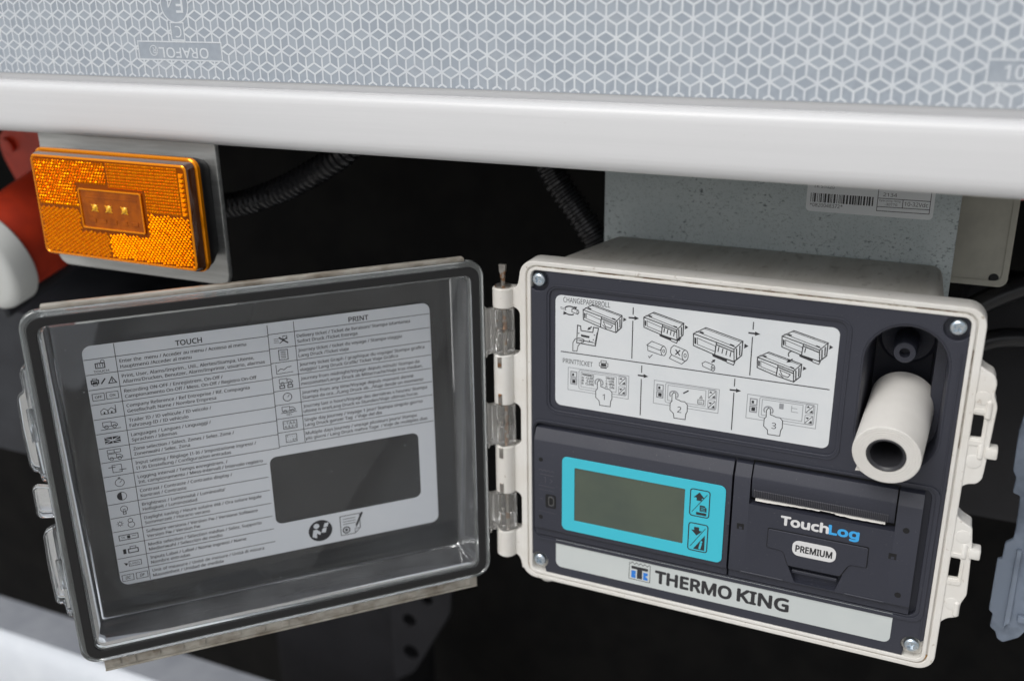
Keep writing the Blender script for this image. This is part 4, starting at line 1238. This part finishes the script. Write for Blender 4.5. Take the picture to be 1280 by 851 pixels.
# read-the-manual sign and signed document; (the code beside them is left out)
F_(*circle(-107.4, -151.6, 7.0, 36))
w_ = yi - .05
b.add([(x, w_, z) for x, z in circle(-109.6, -148.2, 1.7, 14)], [tuple(range(14))], 0)
for pl_ in ([(-112.4, -155.0), (-111.6, -150.6), (-109.6, -150.4), (-107.2, -152.8), (-107.8, -154.4), (-109.6, -153.0), (-109.8, -156.2)],
            [(-107.0, -153.0), (-106.0, -150.4), (-103.6, -150.0), (-104.4, -153.4)], [(-105.6, -149.8), (-104.8, -147.2), (-102.2, -147.0), (-103.0, -149.6)]):
    b.add([(x, w_, z) for x, z in pl_], [tuple(range(len(pl_)))], 0)
L_((-95.4, -145.0), (-83.6, -145.0), (-83.6, -154.6), (-86.8, -157.8), (-95.4, -157.8), closed=True, w=.4)
L_((-86.8, -157.8), (-86.8, -154.8), (-83.6, -154.6), w=.35)
for q in range(3):
    L_((-93.8, -147.2 - q * 1.7), (-86.2, -147.2 - q * 1.7), w=.35)
C_(-92.0, -154.6, 2.0, .7)
F_(*circle(-92.0, -154.6, .9, 12))
L_((-82.0, -144.6), (-85.6, -152.2), w=1.3)
F_((-86.2, -151.8), (-85.0, -152.4), (-86.2, -154.2))
b.build('lid_label', ['label2', 'ink'], lid, smooth=0, fixn=False)

# ------------------------------------------------------------------ thermal paper roll standing out of the compartment
RB = Vector((189.7, 30.0, -50.6))
RF = Vector((186.8, -22.0, -59.6))
roll_o = empty('paper_roll', RF, 'white paper roll on a black core sticking out of the dark panel recess', 'paper roll')
d = (RB - RF)
L = d.length
dn = d.normalized()
b = MB()
n = 72
u = Vector((1, 0, 0)); u = (u - dn * u.dot(dn)).normalized()
w = dn.cross(u)                     # roughly -z
def spir(t, grow=0.0):
    ang = 2 * math.pi * t
    return ang, 15.3 + .55 * t
rings = []
for yy, r0 in ((0, 9.2), (0, 11.5), (0, 13.5), (0.0, 15.25), (0.35, 15.55), (L, 15.55)):
    ring_ = []
    for q in range(n):
        ang = 2 * math.pi * q / n
        r = r0 + (0.45 * (q / n) if r0 > 15 else 0)
        ring_.append(RF + dn * yy + u * r * math.cos(ang + 2.45) + w * r * math.sin(ang + 2.45))
    rings.append(ring_)
b.loft(rings, 0, False, False)
for k in range(4):                   # wound layers on the end face
    rr_ = 10.4 + k * 1.25
    b.lathe(RF + dn * .02, -dn, [(0, rr_ + .28), (.10, rr_ + .2), (.12, rr_), (.02, rr_ - .25)], 0, 60, False, False)
a0 = 2.45
tail = []
for s_, dr in ((0, 15.9), (.10, 16.1), (.16, 16.9), (.20, 17.9)):
    tail.append((a0 - .25 + s_ * 1.0, dr))
t0 = [RF + dn * .3 + u * r * math.cos(t) + w * r * math.sin(t) for t, r in tail]
t1 = [RF + dn * (L - 18) + u * min(r, 16.2) * math.cos(t) + w * min(r, 16.2) * math.sin(t) for t, r in tail]
b.loft([t0, t1], 0, False, False, closed=False)
b.build('paper', 'paper', roll_o, RF)
b = MB()
b.lathe(RF + dn * .1, dn, [(44, 7.4), (.8, 7.4), (0, 8.0), (-.4, 8.6), (0, 9.15), (30, 9.15)], 0, 40, True, False)
b.build('core', 'core', roll_o, RF)

# ------------------------------------------------------------------ galvanised plate with its rating sticker
PO = (105, 90, -60)
pl = empty('mounting_plate', PO, 'mottled galvanised steel plate hanging behind the recorder box with a barcode sticker', 'mounting plate')
b = MB()
b.box(6.8, 204.2, 88, 91, -120, 83, 0, .6)
b.box(6.8, 9.8, 91, 130, -120, 83, 0, .4)
b.build('sheet', 'galv', pl, PO)
b = MB()
b.plate(rrect(125.2, 191.2, 29.7, 66, 2.4, 5), 87.75, 87.97, 0)
yi = 87.7
x = 127.4
bars = random.Random(3)
while x < 160.0:
    wd = bars.choice((.35, .35, .7, 1.0))
    b.fill([(x, 35.0), (x + wd, 35.0), (x + wd, 40.0), (x, 40.0)], yi, 1)
    x += wd + bars.choice((.35, .4, .7))
b.text('*0820048372*', 127.2, 32.4, yi, h=2.0, width=17.6, m=1)
b.text('TK 51020', 128.6, 43.0, yi, h=1.8, width=11, m=1)
b.stroke([(162.6, 48), (162.6, 32.7), (189.2, 32.9), (189.2, 48)], .35, yi, 1)
b.stroke([(162.6, 39.6), (189.2, 39.7)], .35, yi, 1)
b.stroke([(162.6, 35.0), (189.2, 35.2)], .35, yi, 1)
b.stroke([(175.5, 39.6), (175.5, 35.1)], .35, yi, 1)
b.text('10-32Vdc', 176.4, 36.4, yi, h=2.2, width=11.8, m=1)
b.text('Operating Temp', 163.4, 38.0, yi, h=1.0, width=11.0, m=1)
b.text('-30T70', 166.4, 35.9, yi, h=1.3, width=6.4, m=1)
b.text('2134', 165.2, 40.8, yi, h=1.9, width=7, m=1)
b.build('rating_sticker', ['label', 'ink'], pl, PO, smooth=0, fixn=False)

# ------------------------------------------------------------------ beige junction box, wire
JO = (220, 130, -15)
jb = empty('junction_box', JO, 'beige plastic junction box with one dark screw hole right of the galvanised plate', 'junction box')
b = MB()
b.plate(rrect(200, 234, -15.4, 83, (1, 5, 1, 1), 5), 130, 165, 0, .8)
b.plate([rrect(200.6, 233.4, -14.6, 82, (1, 4.6, 1, 1), 5), rrect(203, 230.6, -11.6, 80, (1, 4, 1, 1), 5)[::-1]], 129.5, 130.1, 0, .2, 1)
b.build('case', 'beige', jb, JO)
b = MB()
b.lathe((226.6, 129.9, -10.2), (0, -1, 0), [(0, 2.7), (.25, 2.6), (.3, 2.4)], 0, 20)
b.build('screw_hole', 'black', jb, JO)
b = MB()
b.tube(spline([(234, 170, 29), (250, 172, 30.5), (275, 180, 30), (330, 200, 34)], 8), 2.0)
tag(b.build('wire', 'wire', None, (234, 170, 29)), 'thin red wire running out of the right edge beside the beige box', 'wire')
b = MB()
b.box(246, 300, 176, 230, 4, 60, 0, 3)
tag(b.build('relay_box', 'darkgrey', None, (246, 176, 4)), 'small grey blurred box behind the red wire', 'relay box')

# ------------------------------------------------------------------ corrugated conduits
b = MB()
pts = [(-300, 34, 14), (-262, 33, 14.5), (-241, 32, 15.5), (-221.5, 30, 18.4), (-192, 30, 28.4), (-166.7, 30, 40.2), (-142, 30, 54), (-127, 34, 66.8), (-112, 40, 82)]
b.tube([p for p in spline(pts, 26)], 7.6, 0, 18, (0.75, 4.2))
tag(b.build('corrugated_hose', 'hose', None, (-221, 30, 18), smooth=20), 'black corrugated conduit curving up to the rail just right of the amber lamp', 'hose', 'corrugated conduits')
b = MB()
pts = [(-90, 105, 140), (-70, 108, 100), (-52.7, 110, 69), (-36.3, 110, 37), (-19.8, 110, 15), (-5.9, 110, -4.7), (8, 112, -34), (18, 114, -70)]
b.tube([p for p in spline(pts, 30)], 8.2, 0, 18, (0.8, 4.4))
tag(b.build('corrugated_hose', 'hose', None, (-36, 110, 37), smooth=20), 'black corrugated conduit running down behind the left edge of the galvanised plate', 'hose', 'corrugated conduits')

# ------------------------------------------------------------------ red power inlet with white cap
d = Vector((0.05, 0.95, 0.30)).normalized()
c0 = Vector((-431, -10, -36))
po = c0 + d * 110
pi_o = empty('power_inlet', po, 'red plug socket with round white cap at the left edge behind the amber lamp', 'power inlet')
b = MB()
b.lathe(c0, d, [(0, 4), (0.0, 30), (0.8, 34.0), (2.5, 36.4), (5, 37.6), (19, 38.6), (20.5, 37.5), (20.6, 20)], 0, 56)
b.build('cap', 'cap', pi_o, po)
b = MB()
b.lathe(c0, d, [(20.7, 33.0), (24, 33.5), (95, 36.5), (98, 40), (100, 43)], 0, 56)
b.build('socket_body', 'red', pi_o, po)
b = MB()
u = Vector((1, 0, 0)); w = d.cross(u).normalized()
lobes = []
for k in range(72):
    t = 2 * math.pi * k / 72
    r = 58 + 16 * abs(math.sin(2 * t)) ** 3
    lobes.append((r * math.cos(t), r * math.sin(t)))
b.loft([[c0 + d * s + u * x + w * z for x, z in lobes] for s in (100, 109)], 0)
for k in range(4):
    t = math.radians(45 + 90 * k)
    b.lathe(c0 + d * 99.5 + (u * math.cos(t) + w * math.sin(t)) * 64, -d, [(0, 6), (3, 5.6), (3.6, 4)], 0, 16)
b.build('flange', 'red', pi_o, po)
b = MB()
b.lathe(c0 + d * 60 + Vector((0, 0, -41)), d, [(-46, 5), (-44, 7), (40, 7), (42, 5)], 0, 20)
b.build('cap_hinge', 'slate', pi_o, po)

# ------------------------------------------------------------------ dark things below and beside
b = MB()
b.loft([[(x, y, z) for x, z in rrect(-760, -424, -228, -97, 22, 7)] for y in (58, 210)], 0)
tag(b.build('equipment_cover', 'slate', None, (-560, 60, -228)), 'dull slate grey equipment cover at the left edge under the red plug', 'equipment cover')
b = MB()
b.extr_x([(168, -504), (130, -504), (122, -506), (116, -511), (112, -520), (110, -540), (110, -640), (116, -648), (168, -648)], -1600, 1600)
b.box(-1600, 1600, 124, 168.3, -504.2, -503.4, 1)      # grey sheet: shade on the top face put into its colour
tag(b.build('underrun_rail', ['guard', 'shaded_top_grey'], None, (-500, 150, -668), smooth=50), 'blurred white lower guard rail at the bottom left corner', 'guard rail')
b = MB()
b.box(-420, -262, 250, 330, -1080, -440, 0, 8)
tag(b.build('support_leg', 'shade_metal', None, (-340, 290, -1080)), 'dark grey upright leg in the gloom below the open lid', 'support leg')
b = MB()
holes = [circle(-216, -412, 7, 16)[::-1], circle(-216, -448, 8, 16)[::-1], circle(-196, -384, 6, 14)[::-1]]
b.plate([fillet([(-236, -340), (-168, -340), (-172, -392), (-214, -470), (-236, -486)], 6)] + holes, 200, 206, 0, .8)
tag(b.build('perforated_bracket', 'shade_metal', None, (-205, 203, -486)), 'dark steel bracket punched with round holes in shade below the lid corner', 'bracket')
b = MB()
b.box(-700, 600, 420, 470, 20, 83, 0, 4)
b.box(-700, 600, 416, 420, 60, 66, 0, 1)
tag(b.build('cross_beam', 'darkgrey', None, (-50, 445, 20)), 'dim horizontal chassis beam in the dark gap under the rail', 'beam')
# right hand side
cc = [(250.6, -40), (248.2, -63.1), (247.1, -71.5), (247.5, -94.8), (249.6, -98.7), (249.3, -107.9), (253.0, -109.0), (253.8, -127.9), (253.5, -135.4), (250.0, -138.7), (249.8, -148.6), (247.6, -149.2),
      (247.8, -182.1), (250.1, -184.1), (249.7, -192.7), (252.9, -195.0), (254.3, -199.3), (257.4, -201.0), (264.8, -195.9), (270, -186), (300, -176), (300, -40)]
b = MB()
b.plate(fillet(cc, 1.0), 60, 63, 0, .6)
b.box(258, 300, 63.1, 84, -64, -61, 0, .8)
b.plate(fillet([(256, -140), (258.5, -140), (259, -186), (256, -190)], .6), 57, 60, 0, .5)
b.box(262, 300, 56, 60, -184, -180, 0, 1)
tag(b.build('clear_cover', 'clear_blue', None, (275, 62, -200)), 'dusty blue grey clear plastic cover edge at the right border', 'cover')
b = MB()
b.box(214, 420, 215, 260, -210, -36, 0, 10)
b.box(219, 226, 209, 215, -92, -90, 0, .5)
tag(b.build('battery_case', 'darkgrey', None, (317, 237, -210)), 'black ribbed battery case in the shade right of the recorder box', 'battery case')
for k, (pts, r, lab) in enumerate((([(205, 150, -50), (222, 160, -36), (246, 170, -24), (300, 190, -4), (380, 220, 20)], 7, 'thick black cable rising to the right just under the beige box'),
                                   ([(206, 150, -80), (224, 156, -60), (250, 165, -55), (300, 180, -64), (380, 200, -90)], 6, 'thick black cable arching right beside the upper latch lug'))):
    b = MB()
    b.tube(spline(pts, 12), r, 0, 16)
    tag(b.build('power_cable', 'hose', None, pts[1]), lab, 'cable', 'black cables')
